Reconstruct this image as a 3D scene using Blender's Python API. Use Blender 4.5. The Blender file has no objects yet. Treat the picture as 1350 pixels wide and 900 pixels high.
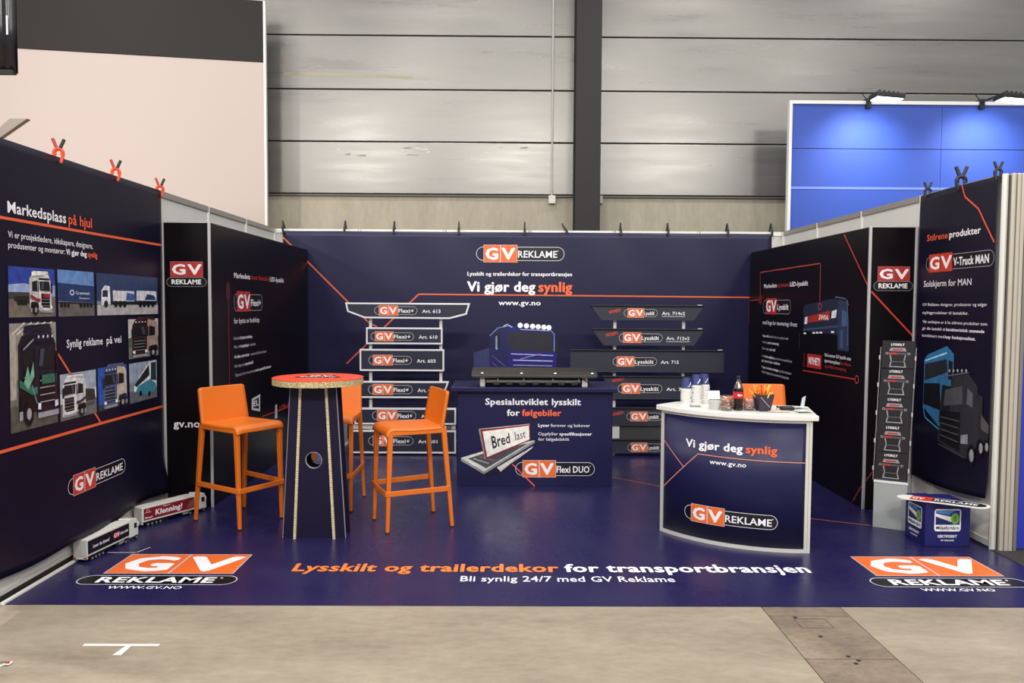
import bpy, bmesh, math, random
from mathutils import Vector, Matrix
random.seed(7)
SC = bpy.context.scene
COL = SC.collection
PI = math.pi

# ------------------------------------------------------------------ camera
cam_d = bpy.data.cameras.new('camera'); cam = bpy.data.objects.new('camera', cam_d); COL.objects.link(cam)
cam_d.sensor_fit = 'HORIZONTAL'; cam_d.sensor_width = 36.0; cam_d.lens = 26.73; cam_d.clip_start = 0.05; cam_d.clip_end = 200
_yaw, _pitch, _roll = .00741, .04802, .005825
_f = Vector((math.sin(_yaw)*math.cos(_pitch), math.cos(_yaw)*math.cos(_pitch), -math.sin(_pitch)))
_r = Vector((math.cos(_yaw), -math.sin(_yaw), 0)); _u = _r.cross(_f)
_r2 = _r*math.cos(_roll) + _u*math.sin(_roll); _u2 = -_r*math.sin(_roll) + _u*math.cos(_roll)
cam.matrix_world = Matrix(((_r2.x, _u2.x, -_f.x, -.2666), (_r2.y, _u2.y, -_f.y, -9.0088), (_r2.z, _u2.z, -_f.z, 1.6231), (0, 0, 0, 1)))
SC.camera = cam

# ------------------------------------------------------------------ world and lights
w = bpy.data.worlds.new('hall_air'); SC.world = w; w.use_nodes = True
w.node_tree.nodes['Background'].inputs[0].default_value = (.92, .95, 1, 1)
w.node_tree.nodes['Background'].inputs[1].default_value = .46
SC.view_settings.view_transform = 'Standard'; SC.view_settings.look = 'None'
SC.view_settings.exposure = 0.0; SC.view_settings.gamma = 1.0; SC.view_settings.use_curve_mapping = False

def area(name, loc, tgt, sx, sy, e, col=(1, 1, 1)):
    d = bpy.data.lights.new(name, 'AREA'); d.shape = 'RECTANGLE'; d.size = sx; d.size_y = sy; d.energy = e; d.color = col
    o = bpy.data.objects.new(name, d); COL.objects.link(o); o.location = loc
    o.rotation_euler = (Vector(tgt)-Vector(loc)).to_track_quat('-Z', 'Y').to_euler()
    return o
for (lx, ly, e) in [(-6, -1.2, 120), (-1.5, -1.2, 120), (3, -1.2, 120), (7.5, -1.2, 120),
                    (-7.9, -8, 180), (-2.7, -8, 180), (2.5, -8, 180), (7.7, -8, 180), (-5, -5, 50), (0, -5, 50), (5, -5, 50),
                    (-5, -12.5, 340), (0, -12.5, 340), (5, -12.5, 340)]:  # unseen rear row, hung lower and tilted at the stand to brighten its fronts
    area('hall_lamp', (lx, ly, 8.2 if ly > -12 else 6.6), (lx, ly if ly > -12 else ly+5.5, 0 if ly > -12 else 1.0), 1.3, .5, e, (1, .96, .9))
area('stand_floodlight', (-7.2, -4.2, 4.6), (0, -1, .5), .3, .25, 230, (1, .92, .88))
area('stand_floodlight', (-6.2, -2.2, 1.6), (-6.0, 1.1, 3.4), 1.0, .5, 16, (1, .66, .60))

# ------------------------------------------------------------------ materials
def s2l(c): return c/12.92 if c <= .04045 else ((c+.055)/1.055)**2.4
def rgb(h):
    h = h.lstrip('#'); return tuple(s2l(int(h[i:i+2], 16)/255) for i in (0, 2, 4)) + (1,)
_M = {}
def mat(h, rough=.5, metal=0., coat=0., emit=0., trans=0., alpha=1., spec=.5, noise=0., bump=0., nscale=30.):
    k = (h, rough, metal, coat, emit, trans, alpha, spec, noise, bump, nscale)
    if k in _M: return _M[k]
    m = bpy.data.materials.new('paint_'+h.strip('#')); m.use_nodes = True; nt = m.node_tree; b = nt.nodes['Principled BSDF']
    b.inputs['Base Color'].default_value = rgb(h); b.inputs['Roughness'].default_value = rough
    b.inputs['Metallic'].default_value = metal; b.inputs['Coat Weight'].default_value = coat
    b.inputs['Specular IOR Level'].default_value = spec
    b.inputs['Transmission Weight'].default_value = trans; b.inputs['Alpha'].default_value = alpha
    if emit: b.inputs['Emission Color'].default_value = rgb(h); b.inputs['Emission Strength'].default_value = emit
    if noise or bump:
        tc = nt.nodes.new('ShaderNodeTexCoord'); n = nt.nodes.new('ShaderNodeTexNoise')
        n.inputs['Scale'].default_value = nscale; n.inputs['Detail'].default_value = 6
        nt.links.new(tc.outputs['Object'], n.inputs['Vector'])
        if noise:
            r = nt.nodes.new('ShaderNodeMapRange'); r.inputs[1].default_value = .25; r.inputs[2].default_value = .75
            r.inputs[3].default_value = 1-noise; r.inputs[4].default_value = 1+noise
            mx = nt.nodes.new('ShaderNodeVectorMath'); mx.operation = 'SCALE'; mx.inputs[0].default_value = rgb(h)[:3]
            nt.links.new(n.outputs['Fac'], r.inputs[0]); nt.links.new(r.outputs[0], mx.inputs['Scale'])
            nt.links.new(mx.outputs[0], b.inputs['Base Color'])
        if bump:
            bp = nt.nodes.new('ShaderNodeBump'); bp.inputs['Strength'].default_value = bump; bp.inputs['Distance'].default_value = .004
            nt.links.new(n.outputs['Fac'], bp.inputs['Height']); nt.links.new(bp.outputs[0], b.inputs['Normal'])
    _M[k] = m; return m

def node_mat(name, build):
    m = bpy.data.materials.new(name); m.use_nodes = True; nt = m.node_tree
    build(nt, nt.nodes['Principled BSDF']); return m
def N(nt, t, **kw):
    n = nt.nodes.new(t)
    for k, v in kw.items(): n.inputs[k.replace('_', ' ')].default_value = v
    return n
def ramp(nt, stops):
    r = nt.nodes.new('ShaderNodeValToRGB'); e = r.color_ramp.elements
    while len(e) > len(stops): e.remove(e[-1])
    while len(e) < len(stops): e.new(.5)
    for i, (p, c) in enumerate(stops): e[i].position = p; e[i].color = c if isinstance(c, tuple) else rgb(c)
    return r
def streaky(nt, b, scale, stops, rough=(.3, .5), bump=.1, fine=12, spec=.5):
    tc = N(nt, 'ShaderNodeTexCoord'); mp = N(nt, 'ShaderNodeMapping'); mp.inputs['Scale'].default_value = scale
    nt.links.new(tc.outputs['Object'], mp.inputs['Vector'])
    n = N(nt, 'ShaderNodeTexNoise', Scale=1.0, Detail=8.0, Roughness=.6); nt.links.new(mp.outputs[0], n.inputs['Vector'])
    n2 = N(nt, 'ShaderNodeTexNoise', Scale=fine, Detail=6.0, Roughness=.7); nt.links.new(mp.outputs[0], n2.inputs['Vector'])
    ad = N(nt, 'ShaderNodeMath'); ad.operation = 'ADD'
    m2 = N(nt, 'ShaderNodeMath'); m2.operation = 'MULTIPLY'; m2.inputs[1].default_value = .45
    m3 = N(nt, 'ShaderNodeMath'); m3.operation = 'MULTIPLY'; m3.inputs[1].default_value = .6
    nt.links.new(n2.outputs['Fac'], m2.inputs[0]); nt.links.new(n.outputs['Fac'], m3.inputs[0])
    nt.links.new(m3.outputs[0], ad.inputs[0]); nt.links.new(m2.outputs[0], ad.inputs[1])
    r = ramp(nt, stops); nt.links.new(ad.outputs[0], r.inputs[0]); nt.links.new(r.outputs[0], b.inputs['Base Color'])
    rr = N(nt, 'ShaderNodeMapRange'); rr.inputs[1].default_value = .3; rr.inputs[2].default_value = .7
    rr.inputs[3].default_value, rr.inputs[4].default_value = rough
    nt.links.new(n.outputs['Fac'], rr.inputs[0]); nt.links.new(rr.outputs[0], b.inputs['Roughness'])
    bp = N(nt, 'ShaderNodeBump', Strength=bump, Distance=.01); nt.links.new(n2.outputs['Fac'], bp.inputs['Height'])
    nt.links.new(bp.outputs[0], b.inputs['Normal']); b.inputs['Specular IOR Level'].default_value = spec

M_concrete_floor = node_mat('concrete_floor', lambda nt, b: streaky(nt, b, (1.1, 2.6, 1), [(.30, '#756a5c'), (.45, '#897e6e'), (.58, '#958a79'), (.75, '#a39988')], (.35, .6), .25, 9))
M_cover = node_mat('trench_cover_steel', lambda nt, b: streaky(nt, b, (2, 3, 1), [(.35, '#62574b'), (.5, '#786b5c'), (.68, '#8f826f')], (.35, .6), .3, 11))
M_panel = node_mat('brushed_wall_panel', lambda nt, b: (streaky(nt, b, (.5, 1, 5.5), [(.3, '#7e7c79'), (.5, '#83817d'), (.7, '#878581')], (.25, .36), .03, 7), setattr(b.inputs['Metallic'], 'default_value', .55)))
M_concrete = node_mat('raw_concrete', lambda nt, b: streaky(nt, b, (3, 1, 1.0), [(.33, '#8f8877'), (.5, '#9c9584'), (.68, '#aaa393')], (.6, .8), .3, 6))
def _vinyl(nt, b):
    tc = N(nt, 'ShaderNodeTexCoord'); n = N(nt, 'ShaderNodeTexNoise', Scale=1.6, Detail=8.0, Roughness=.65)
    nt.links.new(tc.outputs['Object'], n.inputs['Vector'])
    mp = N(nt, 'ShaderNodeMapping'); mp.inputs['Scale'].default_value = (5, 18, 1); nt.links.new(tc.outputs['Object'], mp.inputs['Vector'])
    s = N(nt, 'ShaderNodeTexNoise', Scale=1.5, Detail=10.0, Roughness=.75); nt.links.new(mp.outputs[0], s.inputs['Vector'])
    r = ramp(nt, [(.0, '#1b1843'), (.66, '#1e1b47'), (.74, '#2c2a58'), (.8, '#3a3866')]); nt.links.new(s.outputs['Fac'], r.inputs[0])
    nt.links.new(r.outputs[0], b.inputs['Base Color'])
    rr = N(nt, 'ShaderNodeMapRange'); rr.inputs[1].default_value = .35; rr.inputs[2].default_value = .65; rr.inputs[3].default_value = .22; rr.inputs[4].default_value = .40
    nt.links.new(n.outputs['Fac'], rr.inputs[0]); nt.links.new(rr.outputs[0], b.inputs['Roughness'])
    bp = N(nt, 'ShaderNodeBump', Strength=.12, Distance=.01); nt.links.new(n.outputs['Fac'], bp.inputs['Height']); nt.links.new(bp.outputs[0], b.inputs['Normal'])
M_vinyl = node_mat('navy_floor_vinyl', _vinyl)
def _honey(nt, b):
    tc = N(nt, 'ShaderNodeTexCoord'); v = N(nt, 'ShaderNodeTexVoronoi', Scale=120.0); nt.links.new(tc.outputs['Object'], v.inputs['Vector'])
    r = ramp(nt, [(.18, '#3f3018'), (.38, '#a89468'), (.7, '#cbbb90')]); nt.links.new(v.outputs['Distance'], r.inputs[0])
    nt.links.new(r.outputs[0], b.inputs['Base Color']); b.inputs['Roughness'].default_value = .8
M_honey = node_mat('honeycomb_cardboard', _honey)
def _honey_z(nt, b):
    tc = N(nt, 'ShaderNodeTexCoord'); wv = N(nt, 'ShaderNodeTexWave', Scale=26.0, Distortion=.6); wv.bands_direction = 'Z'
    nt.links.new(tc.outputs['Object'], wv.inputs['Vector'])
    r = ramp(nt, [(.12, '#5c4a2c'), (.3, '#cdbd92'), (.6, '#e6d9b6')]); nt.links.new(wv.outputs['Fac'], r.inputs[0])
    nt.links.new(r.outputs[0], b.inputs['Base Color']); b.inputs['Roughness'].default_value = .8
M_honey_z = node_mat('honeycomb_cardboard_edge', _honey_z)
def _carpet(nt, b):
    tc = N(nt, 'ShaderNodeTexCoord'); v = N(nt, 'ShaderNodeTexNoise', Scale=120.0, Detail=4.0); nt.links.new(tc.outputs['Object'], v.inputs['Vector'])
    r = ramp(nt, [(.35, '#151414'), (.55, '#2f2d2b'), (.7, '#4a4743')]); nt.links.new(v.outputs['Fac'], r.inputs[0])
    nt.links.new(r.outputs[0], b.inputs['Base Color']); b.inputs['Roughness'].default_value = .95
M_carpet = node_mat('grey_carpet', _carpet)

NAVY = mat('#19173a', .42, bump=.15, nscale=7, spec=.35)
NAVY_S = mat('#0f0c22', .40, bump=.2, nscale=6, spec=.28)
NAVY_CTR = mat('#1b1a42', .40, spec=.3)
BLACKV = mat('#0b070c', .33, spec=.22)
WHITE = mat('#d9d8d4', .45)
WHITE_SYS = mat('#cfcec8', .5, noise=.03, nscale=3)
ALU = mat('#b9b8b3', .32, .7)
ALU_W = mat('#d6d4cd', .35, .25)
DARK = mat('#111114', .5)
STEEL_DK = mat('#262424', .55, noise=.06, nscale=4, spec=.3)
ORANGE_PL = mat('#d56c1a', .42)
OR, WH, RD = '#e2692a', '#eceaf0', '#b02e26'

# ------------------------------------------------------------------ object helpers
def world_loc(o):
    v = Vector((0, 0, 0))
    while o is not None: v += o.location; o = o.parent
    return v
def tag(o, label=None, cat=None, group=None, kind=None):
    if label: o['label'] = label
    if cat: o['category'] = cat
    if group: o['group'] = group
    if kind: o['kind'] = kind
    return o
def thing(name, label, cat, loc=(0, 0, 0), group=None, kind=None):
    o = bpy.data.objects.new(name, None); o.empty_display_size = .1; COL.objects.link(o); o.location = loc
    return tag(o, label, cat, group, kind)
def copy_tree(o, parent=None):
    c = o.copy(); COL.objects.link(c); c.parent = parent
    for ch in list(o.children): copy_tree(ch, c)
    return c

class MB:
    def __init__(s): s.v = []; s.f = []; s.m = []; s.mi = 0
    def mat(s, i): s.mi = i; return s
    def add(s, vs, fs):
        b = len(s.v); s.v += [Vector(v) for v in vs]
        for f in fs: s.f.append([b+i for i in f]); s.m.append(s.mi)
        return s
    def box(s, x0, y0, z0, x1, y1, z1):
        vs = [(x, y, z) for z in (z0, z1) for y in (y0, y1) for x in (x0, x1)]
        return s.add(vs, [(0, 2, 3, 1), (4, 5, 7, 6), (0, 1, 5, 4), (2, 6, 7, 3), (0, 4, 6, 2), (1, 3, 7, 5)])
    def bar(s, p0, p1, w, h, w1=None, h1=None, up=(0, 0, 1)):
        p0, p1 = Vector(p0), Vector(p1); d = (p1-p0).normalized(); up = Vector(up)
        if abs(d.dot(up)) > .99: up = Vector((0, 1, 0))
        a = d.cross(up).normalized(); b = a.cross(d)
        w1 = w if w1 is None else w1; h1 = h if h1 is None else h1
        vs = []
        for p, ww, hh in ((p0, w, h), (p1, w1, h1)):
            for i, j in ((-1, -1), (1, -1), (1, 1), (-1, 1)): vs.append(p+a*i*ww/2+b*j*hh/2)
        return s.add(vs, [(3, 2, 1, 0), (4, 5, 6, 7), (0, 1, 5, 4), (1, 2, 6, 5), (2, 3, 7, 6), (3, 0, 4, 7)])
    def tube(s, pts, r, n=8, r1=None, cap=True):
        pts = [Vector(p) for p in pts]; b = len(s.v); prev = None
        for i, p in enumerate(pts):
            d = (pts[min(i+1, len(pts)-1)]-pts[max(i-1, 0)]).normalized()
            if prev is None:
                prev = d.cross(Vector((0, 0, 1)) if abs(d.z) < .9 else Vector((1, 0, 0))).normalized()
            a = (prev-d*prev.dot(d)).normalized(); prev = a; c = d.cross(a)
            rr = r if r1 is None else r+(r1-r)*i/(len(pts)-1)
            for k in range(n):
                t = 2*PI*k/n; s.v.append(p+a*math.cos(t)*rr+c*math.sin(t)*rr)
        for i in range(len(pts)-1):
            for k in range(n):
                s.f.append([b+i*n+k, b+i*n+(k+1) % n, b+(i+1)*n+(k+1) % n, b+(i+1)*n+k]); s.m.append(s.mi)
        if cap:
            s.f.append([b+k for k in range(n)][::-1]); s.m.append(s.mi)
            s.f.append([b+(len(pts)-1)*n+k for k in range(n)]); s.m.append(s.mi)
        return s
    def lathe(s, prof, c=(0, 0, 0), n=24):
        b = len(s.v); c = Vector(c)
        for r, z in prof:
            for k in range(n):
                t = 2*PI*k/n; s.v.append(c+Vector((r*math.cos(t), r*math.sin(t), z)))
        for i in range(len(prof)-1):
            for k in range(n):
                s.f.append([b+i*n+k, b+i*n+(k+1) % n, b+(i+1)*n+(k+1) % n, b+(i+1)*n+k]); s.m.append(s.mi)
        if prof[0][0] > 1e-4: s.f.append([b+k for k in range(n)][::-1]); s.m.append(s.mi)
        if prof[-1][0] > 1e-4: s.f.append([b+(len(prof)-1)*n+k for k in range(n)]); s.m.append(s.mi)
        return s
    def prism(s, pts, fn0, fn1):
        """polygon pts (2D) between two mapped layers"""
        n = len(pts); b = len(s.v)
        s.v += [Vector(fn0(*p)) for p in pts] + [Vector(fn1(*p)) for p in pts]
        s.f.append([b+i for i in range(n)][::-1]); s.m.append(s.mi)
        s.f.append([b+n+i for i in range(n)]); s.m.append(s.mi)
        for i in range(n): j = (i+1) % n; s.f.append([b+i, b+j, b+n+j, b+n+i]); s.m.append(s.mi)
        return s
    def ring(s, outer, inner, fn0, fn1):
        n = len(outer); b = len(s.v)
        for L in (outer, inner):
            for fn in (fn0, fn1): s.v += [Vector(fn(*p)) for p in L]
        o0, o1, i0, i1 = b, b+n, b+2*n, b+3*n
        for k in range(n):
            j = (k+1) % n
            for q in ([o0+k, o0+j, o1+j, o1+k], [i0+j, i0+k, i1+k, i1+j], [o1+k, o1+j, i1+j, i1+k], [o0+j, o0+k, i0+k, i0+j]):
                s.f.append(q); s.m.append(s.mi)
        return s
    def grid(s, fn, nu, nv):
        b = len(s.v)
        for j in range(nv+1):
            for i in range(nu+1): s.v.append(Vector(fn(i/nu, j/nv)))
        for j in range(nv):
            for i in range(nu):
                a = b+j*(nu+1)+i; s.f.append([a, a+1, a+nu+2, a+nu+1]); s.m.append(s.mi)
        return s
    def build(s, name, mats, parent=None, at=None, bevel=0, smooth=False, solid=0, subsurf=0):
        if not isinstance(mats, (list, tuple)): mats = [mats]
        off = world_loc(parent) if parent is not None else Vector(at or (0, 0, 0))
        me = bpy.data.meshes.new(name); me.from_pydata([tuple(v-off) for v in s.v], [], s.f)
        for m in mats: me.materials.append(m)
        me.polygons.foreach_set('material_index', s.m)
        if smooth: me.polygons.foreach_set('use_smooth', [True]*len(me.polygons))
        me.update()
        o = bpy.data.objects.new(name, me); COL.objects.link(o)
        if parent is not None: o.parent = parent
        else: o.location = off
        if solid:
            md = o.modifiers.new('s', 'SOLIDIFY'); md.thickness = solid; md.offset = 0
        if bevel:
            md = o.modifiers.new('b', 'BEVEL'); md.width = bevel; md.segments = 2; md.limit_method = 'ANGLE'; md.angle_limit = .6
        if subsurf:
            md = o.modifiers.new('ss', 'SUBSURF'); md.levels = subsurf; md.render_levels = subsurf
        if smooth and not subsurf and hasattr(me, 'set_sharp_from_angle'): me.set_sharp_from_angle(angle=.7)
        return o

_T = {}
def text_geo(s, bold):
    k = (s, bold)
    if k not in _T:
        c = bpy.data.curves.new('t', 'FONT'); c.body = s; c.size = 1; c.resolution_u = 2
        c.offset = min(bold, .010); c.space_character = 1+bold*1.6
        o = bpy.data.objects.new('t', c); m = bpy.data.meshes.new_from_object(o)
        _T[k] = ([(v.co.x, v.co.y) for v in m.vertices], [list(p.vertices) for p in m.polygons])
        bpy.data.objects.remove(o); bpy.data.curves.remove(c); bpy.data.meshes.remove(m)
    return _T[k]

class Art:
    """flat print laid on a surface: origin O, axes U and V, printed side U x V; pos() may map onto a curved face"""
    def __init__(s, O, U, V, pos=None, rough=.42):
        s.O = Vector(O); s.U = Vector(U); s.V = Vector(V); s.Nn = s.U.cross(s.V); s.pos = pos; s.lift = .0006; s.it = []; s.rough = rough; s.map = None; s.base = .0012; s.gid = 0; s.hold = False
    def P(s, u, v, l):
        if s.pos: return s.pos(u, v, l)
        return s.O+s.U*u+s.V*v+s.Nn*l
    def put(s, pts, faces, col):
        if s.map: pts = [s.map(*p) for p in pts]
        s.it.append((pts, faces, col, s.base, s.gid)); s.base += .00022
    def poly(s, pts, col): s.put(list(pts), [list(range(len(pts)))], col)
    def rect(s, x0, y0, x1, y1, col):
        n = max(1, int(abs(x1-x0)/.06)) if s.pos else 1
        pts = []; fs = []
        for i in range(n+1):
            x = x0+(x1-x0)*i/n; pts += [(x, y0), (x, y1)]
        for i in range(n): fs.append([2*i, 2*i+2, 2*i+3, 2*i+1])
        s.put(pts, fs, col)
    def line(s, P, wd, col):
        pts = []; fs = []
        for (a, b) in zip(P, P[1:]):
            dx, dy = b[0]-a[0], b[1]-a[1]; L = math.hypot(dx, dy); n = max(1, int(L/.05)) if s.pos else 1
            ex, ey = dx/L*wd*.4, dy/L*wd*.4; nx, ny = -dy/L*wd/2, dx/L*wd/2; b0 = len(pts)
            for i in range(n+1):
                t = i/n; x = a[0]-ex+(dx+2*ex)*t; y = a[1]-ey+(dy+2*ey)*t
                pts += [(x-nx, y-ny), (x+nx, y+ny)]
            for i in range(n): fs.append([b0+2*i, b0+2*i+2, b0+2*i+3, b0+2*i+1])
        s.put(pts, fs, col)
    def disk(s, cx, cy, r, col, ry=None, n=18):
        ry = r if ry is None else ry
        s.poly([(cx+r*math.cos(2*PI*k/n), cy+ry*math.sin(2*PI*k/n)) for k in range(n)], col)
    def band(s, outer, inner, col):
        n = len(outer); s.put(list(outer)+list(inner), [[k, (k+1) % n, n+(k+1) % n, n+k] for k in range(n)], col)
    def circ(s, cx, cy, r, wd, col, n=20):
        f = lambda R: [(cx+R*math.cos(2*PI*k/n), cy+R*math.sin(2*PI*k/n)) for k in range(n)]
        s.band(f(r), f(r-wd), col)
    def cap_pts(s, x0, y0, x1, y1, ins=0, r=None, n=8):
        x0 += ins; y0 += ins; x1 -= ins; y1 -= ins
        r = (y1-y0)/2 if r is None else max(r-ins, .0005)
        r = min(r, (y1-y0)/2)
        out = []
        for cx, cy, a0 in ((x1-r, y1-r, 0), (x0+r, y1-r, PI/2), (x0+r, y0+r, PI), (x1-r, y0+r, 1.5*PI)):
            for k in range(n+1): a = a0+PI/2*k/n; out.append((cx+r*math.cos(a), cy+r*math.sin(a)))
        return out
    def capsule(s, x0, y0, x1, y1, wd, col, fill=None, r=None):
        if fill: s.poly(s.cap_pts(x0, y0, x1, y1, wd*.5, r), fill)
        s.band(s.cap_pts(x0, y0, x1, y1, 0, r), s.cap_pts(x0, y0, x1, y1, wd, r), col)
    def text(s, t, x0, y0, h, col, x1=None, bold=.0, shear=0.):
        if not s.hold: s.gid += 1
        vs, fs = text_geo(t, bold); k = h/.70
        mn = min(v[0] for v in vs); mx = max(v[0] for v in vs)
        kx = (x1-x0)/(mx-mn) if x1 is not None else k
        e = max(0, bold-.008)*k; b0 = s.base    # heavier strokes: the glyph again, shifted by the extra weight
        for i, (dx, dy) in enumerate(((0, 0), (-e, 0), (e, 0), (0, -e*.6), (0, e*.6)) if e > 0 else ((0, 0),)):
            s.base = b0+i*.00007
            s.put([(x0+(v[0]-mn)*kx+v[1]*k*shear+dx*min(1, kx/k), y0+v[1]*k+dy) for v in vs], fs, col)
        s.base = b0+.00045
    def texts(s, segs, x0, y0, h, x1, bold=0.):
        """segments of (string, colour, bold) on one line, fitted between x0 and x1"""
        s.gid += 1; s.hold = True; W = []
        for t, c, b in segs:
            vs, _ = text_geo(t, b); W.append((min(v[0] for v in vs), max(v[0] for v in vs)))
        tot = sum(b-a for a, b in W)+.26*(len(segs)-1); k = (x1-x0)/tot; x = x0
        for (t, c, b), (a, e) in zip(segs, W):
            s.text(t, x, y0, h, c, x1=x+(e-a)*k, bold=b); x += (e-a+.26)*k
        s.hold = False
    def tess(s, pts, faces):
        """cut large faces so they follow a curved surface"""
        bm = bmesh.new(); vs = [bm.verts.new((u, v, 0)) for u, v in pts]
        for f in faces:
            try: bm.faces.new([vs[i] for i in f])
            except ValueError: pass
        for ax, st in ((0, .035), (1, .07)):
            lo = min(p[ax] for p in pts); hi = max(p[ax] for p in pts); k = math.floor(lo/st)+1
            while k*st < hi:
                co = [0, 0, 0]; co[ax] = k*st; no = [0, 0, 0]; no[ax] = 1
                bmesh.ops.bisect_plane(bm, geom=bm.verts[:]+bm.edges[:]+bm.faces[:], dist=1e-6, plane_co=co, plane_no=no); k += 1
        bm.verts.index_update(); out = [(v.co.x, v.co.y) for v in bm.verts]; fo = [[v.index for v in f.verts] for f in bm.faces]; bm.free()
        return out, fo
    def flush(s, name, parent, label=None):
        its = s.it; s.it = []; s.base = .0012; o = None
        if name.endswith('lettering'):
            for g in sorted({i[4] for i in its}): o = s.make(name, parent, label, [i for i in its if i[4] == g])
            return o
        return s.make(name, parent, label, its)
    def make(s, name, parent, label, its):
        vs = []; fs = []; mi = []; cols = []
        for pts, faces, col, l, g in its:
            if s.pos and max(p[0] for p in pts)-min(p[0] for p in pts) > .05: pts, faces = s.tess(pts, faces)
            if col not in cols: cols.append(col)
            b = len(vs); vs += [s.P(u, v, l) for u, v in pts]
            for f in faces: fs.append([b+i for i in f]); mi.append(cols.index(col))
        off = world_loc(parent)
        me = bpy.data.meshes.new(name); me.from_pydata([tuple(v-off) for v in vs], [], fs)
        for c in cols: me.materials.append(c if not isinstance(c, str) else mat(c, s.rough, noise=.32 if 'photo' in name else .2, nscale=22) if ('photo' in name or 'picture' in name) else mat(c, s.rough))
        me.polygons.foreach_set('material_index', mi); me.update()
        o = bpy.data.objects.new(name, me); COL.objects.link(o); o.parent = parent
        if label: o['label'] = label
        return o
    def sub(s, x0, y0, x1, y1, flip=False):
        s.map = (lambda u, v: (x1-u*(x1-x0), y0+v*(y1-y0))) if flip else (lambda u, v: (x0+u*(x1-x0), y0+v*(y1-y0)))
    def end(s): s.map = None

def logo(A, x0, y0, x1, y1, txt, o1=OR, fill='#0b0a12', line='#d8d6de', xr=None, sq=(.55, 2.95)):
    """horizontal emblem: two coloured squares with G and V inside a thin outlined capsule, then the word"""
    H = y1-y0
    A.poly(A.cap_pts(x0+2.2*H, y0, x1, y1, H*.02), fill)
    A.capsule(x0, y0, x1, y1, H*.035, line)
    a = x0+sq[0]*H; b = x0+sq[1]*H; m = (a+b)/2; lo = y0-.10*H; hi = y1+.12*H; g = .02*H
    A.rect(a-g, lo-g, b+g, hi+g, line)
    A.rect(a, lo, m-g*1.3, hi, o1); A.rect(m+g*1.3, lo, b, hi, o1)
    w2 = (b-a)/2; ch = (hi-lo)*.66; by = lo+(hi-lo)*.17
    A.text('G', a+w2*.13, by, ch, WH, x1=m-w2*.17, bold=.045)
    A.text('V', m+w2*.08, by, ch, WH, x1=b-w2*.14, bold=.045)
    A.text(txt, b+.07*H, y0+.24*H, .48*H, WH, x1=(xr if xr else x1-.42*H), bold=.013 if txt == 'REKLAME' else .02)
    A.disk((xr if xr else x1-.5*H)+.06*H, y0+.72*H, .035*H, WH, n=8)

def logo_v(A, x0, x1, ytop, ysq, c0, c1, cb, ct, o1=RD):
    """stacked emblem: squares G and V over an outlined capsule with REKLAME"""
    m = (x0+x1)/2; g = .0025
    A.rect(x0-g, ysq-g, x1+g, ytop+g, '#7a7078'); A.rect(x0, ysq, m-g, ytop, o1); A.rect(m+g, ysq, x1, ytop, o1)
    w2 = (x1-x0)/2; h = ytop-ysq
    A.text('G', x0+w2*.12, ysq+h*.17, h*.66, WH, x1=m-w2*.1, bold=.045); A.text('V', m+w2*.08, ysq+h*.17, h*.66, WH, x1=x1-w2*.08, bold=.045)
    A.capsule(c0, cb, c1, ct, .003, '#8d8a92', fill='#050407'); A.text('REKLAME', c0+(c1-c0)*.13, cb+(ct-cb)*.28, (ct-cb)*.5, WH, x1=c1-(c1-c0)*.14, bold=.03)

def cab34(A, body, side, glass='#15161c', grille='#08080b', light='#e8e6e0', accent=None, wheel='#0a0a0c', hub='#8e8e92'):
    """truck cab seen three-quarter, front to the right, in the unit square"""
    A.poly([(0, .14), (.0, .84), (.08, .94), (.4, 1), (.45, .1)], side)
    A.poly([(.44, .06), (.39, 1), (.86, .98), (.97, .84), (1, .05)], body)
    A.poly([(.46, .58), (.445, .80), (.92, .81), (.955, .57)], glass)
    A.poly([(.43, .83), (.42, .88), (.93, .88), (.95, .83)], grille)
    A.poly([(.12, .55), (.12, .78), (.34, .82), (.36, .55)], glass)
    A.poly([(.375, .54), (.37, .80), (.415, .80), (.42, .54)], grille)
    A.poly([(.52, .16), (.52, .50), (.92, .50), (.93, .15)], grille)
    for k in range(4): y = .20+k*.08; A.line([(.53, y), (.92, y)], .012, hub)
    A.poly([(.50, .60), (.55, .79), (.66, .79), (.60, .60)], '#3a4250'); A.line([(.47, .57), (.95, .56)], .012, '#0a0a0d')
    A.line([(.10, .16), (.10, .90)], .006, grille); A.line([(.37, .12), (.36, .54)], .006, grille); A.line([(.12, .50), (.36, .49)], .008, hub)
    A.poly([(.02, .14), (.03, .28), (.12, .30), (.34, .28), (.40, .16)], grille); A.poly([(.0, .04), (.0, .14), (.08, .14), (.08, .05)], hub)
    A.poly([(.12, .96), (.14, 1.05), (.80, 1.06), (.86, .985), (.4, 1.0)], body); A.line([(.2, 1.05), (.8, 1.06)], .012, grille)
    for k in range(4): A.disk(.50+k*.12, .925, .022, light, ry=.018, n=8)
    A.poly([(.955, .50), (.955, .76), (1.02, .75), (1.02, .52)], grille)
    A.poly([(.45, .13), (.46, .2), (.53, .19), (.53, .12)], light); A.poly([(.9, .12), (.9, .19), (.99, .2), (.99, .13)], light)
    A.poly([(.45, .03), (.45, .09), (1.0, .09), (1.0, .03)], hub)
    if accent:
        A.poly([(.0, .40), (.3, .30), (.44, .30), (.44, .38), (.3, .38), (.0, .48)], accent); A.poly([(.56, .40), (.56, .5), (.9, .5), (.9, .4)], accent)
    A.disk(.22, .10, .12, wheel, ry=.13, n=14); A.disk(.22, .10, .06, hub, ry=.065, n=12)

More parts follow.
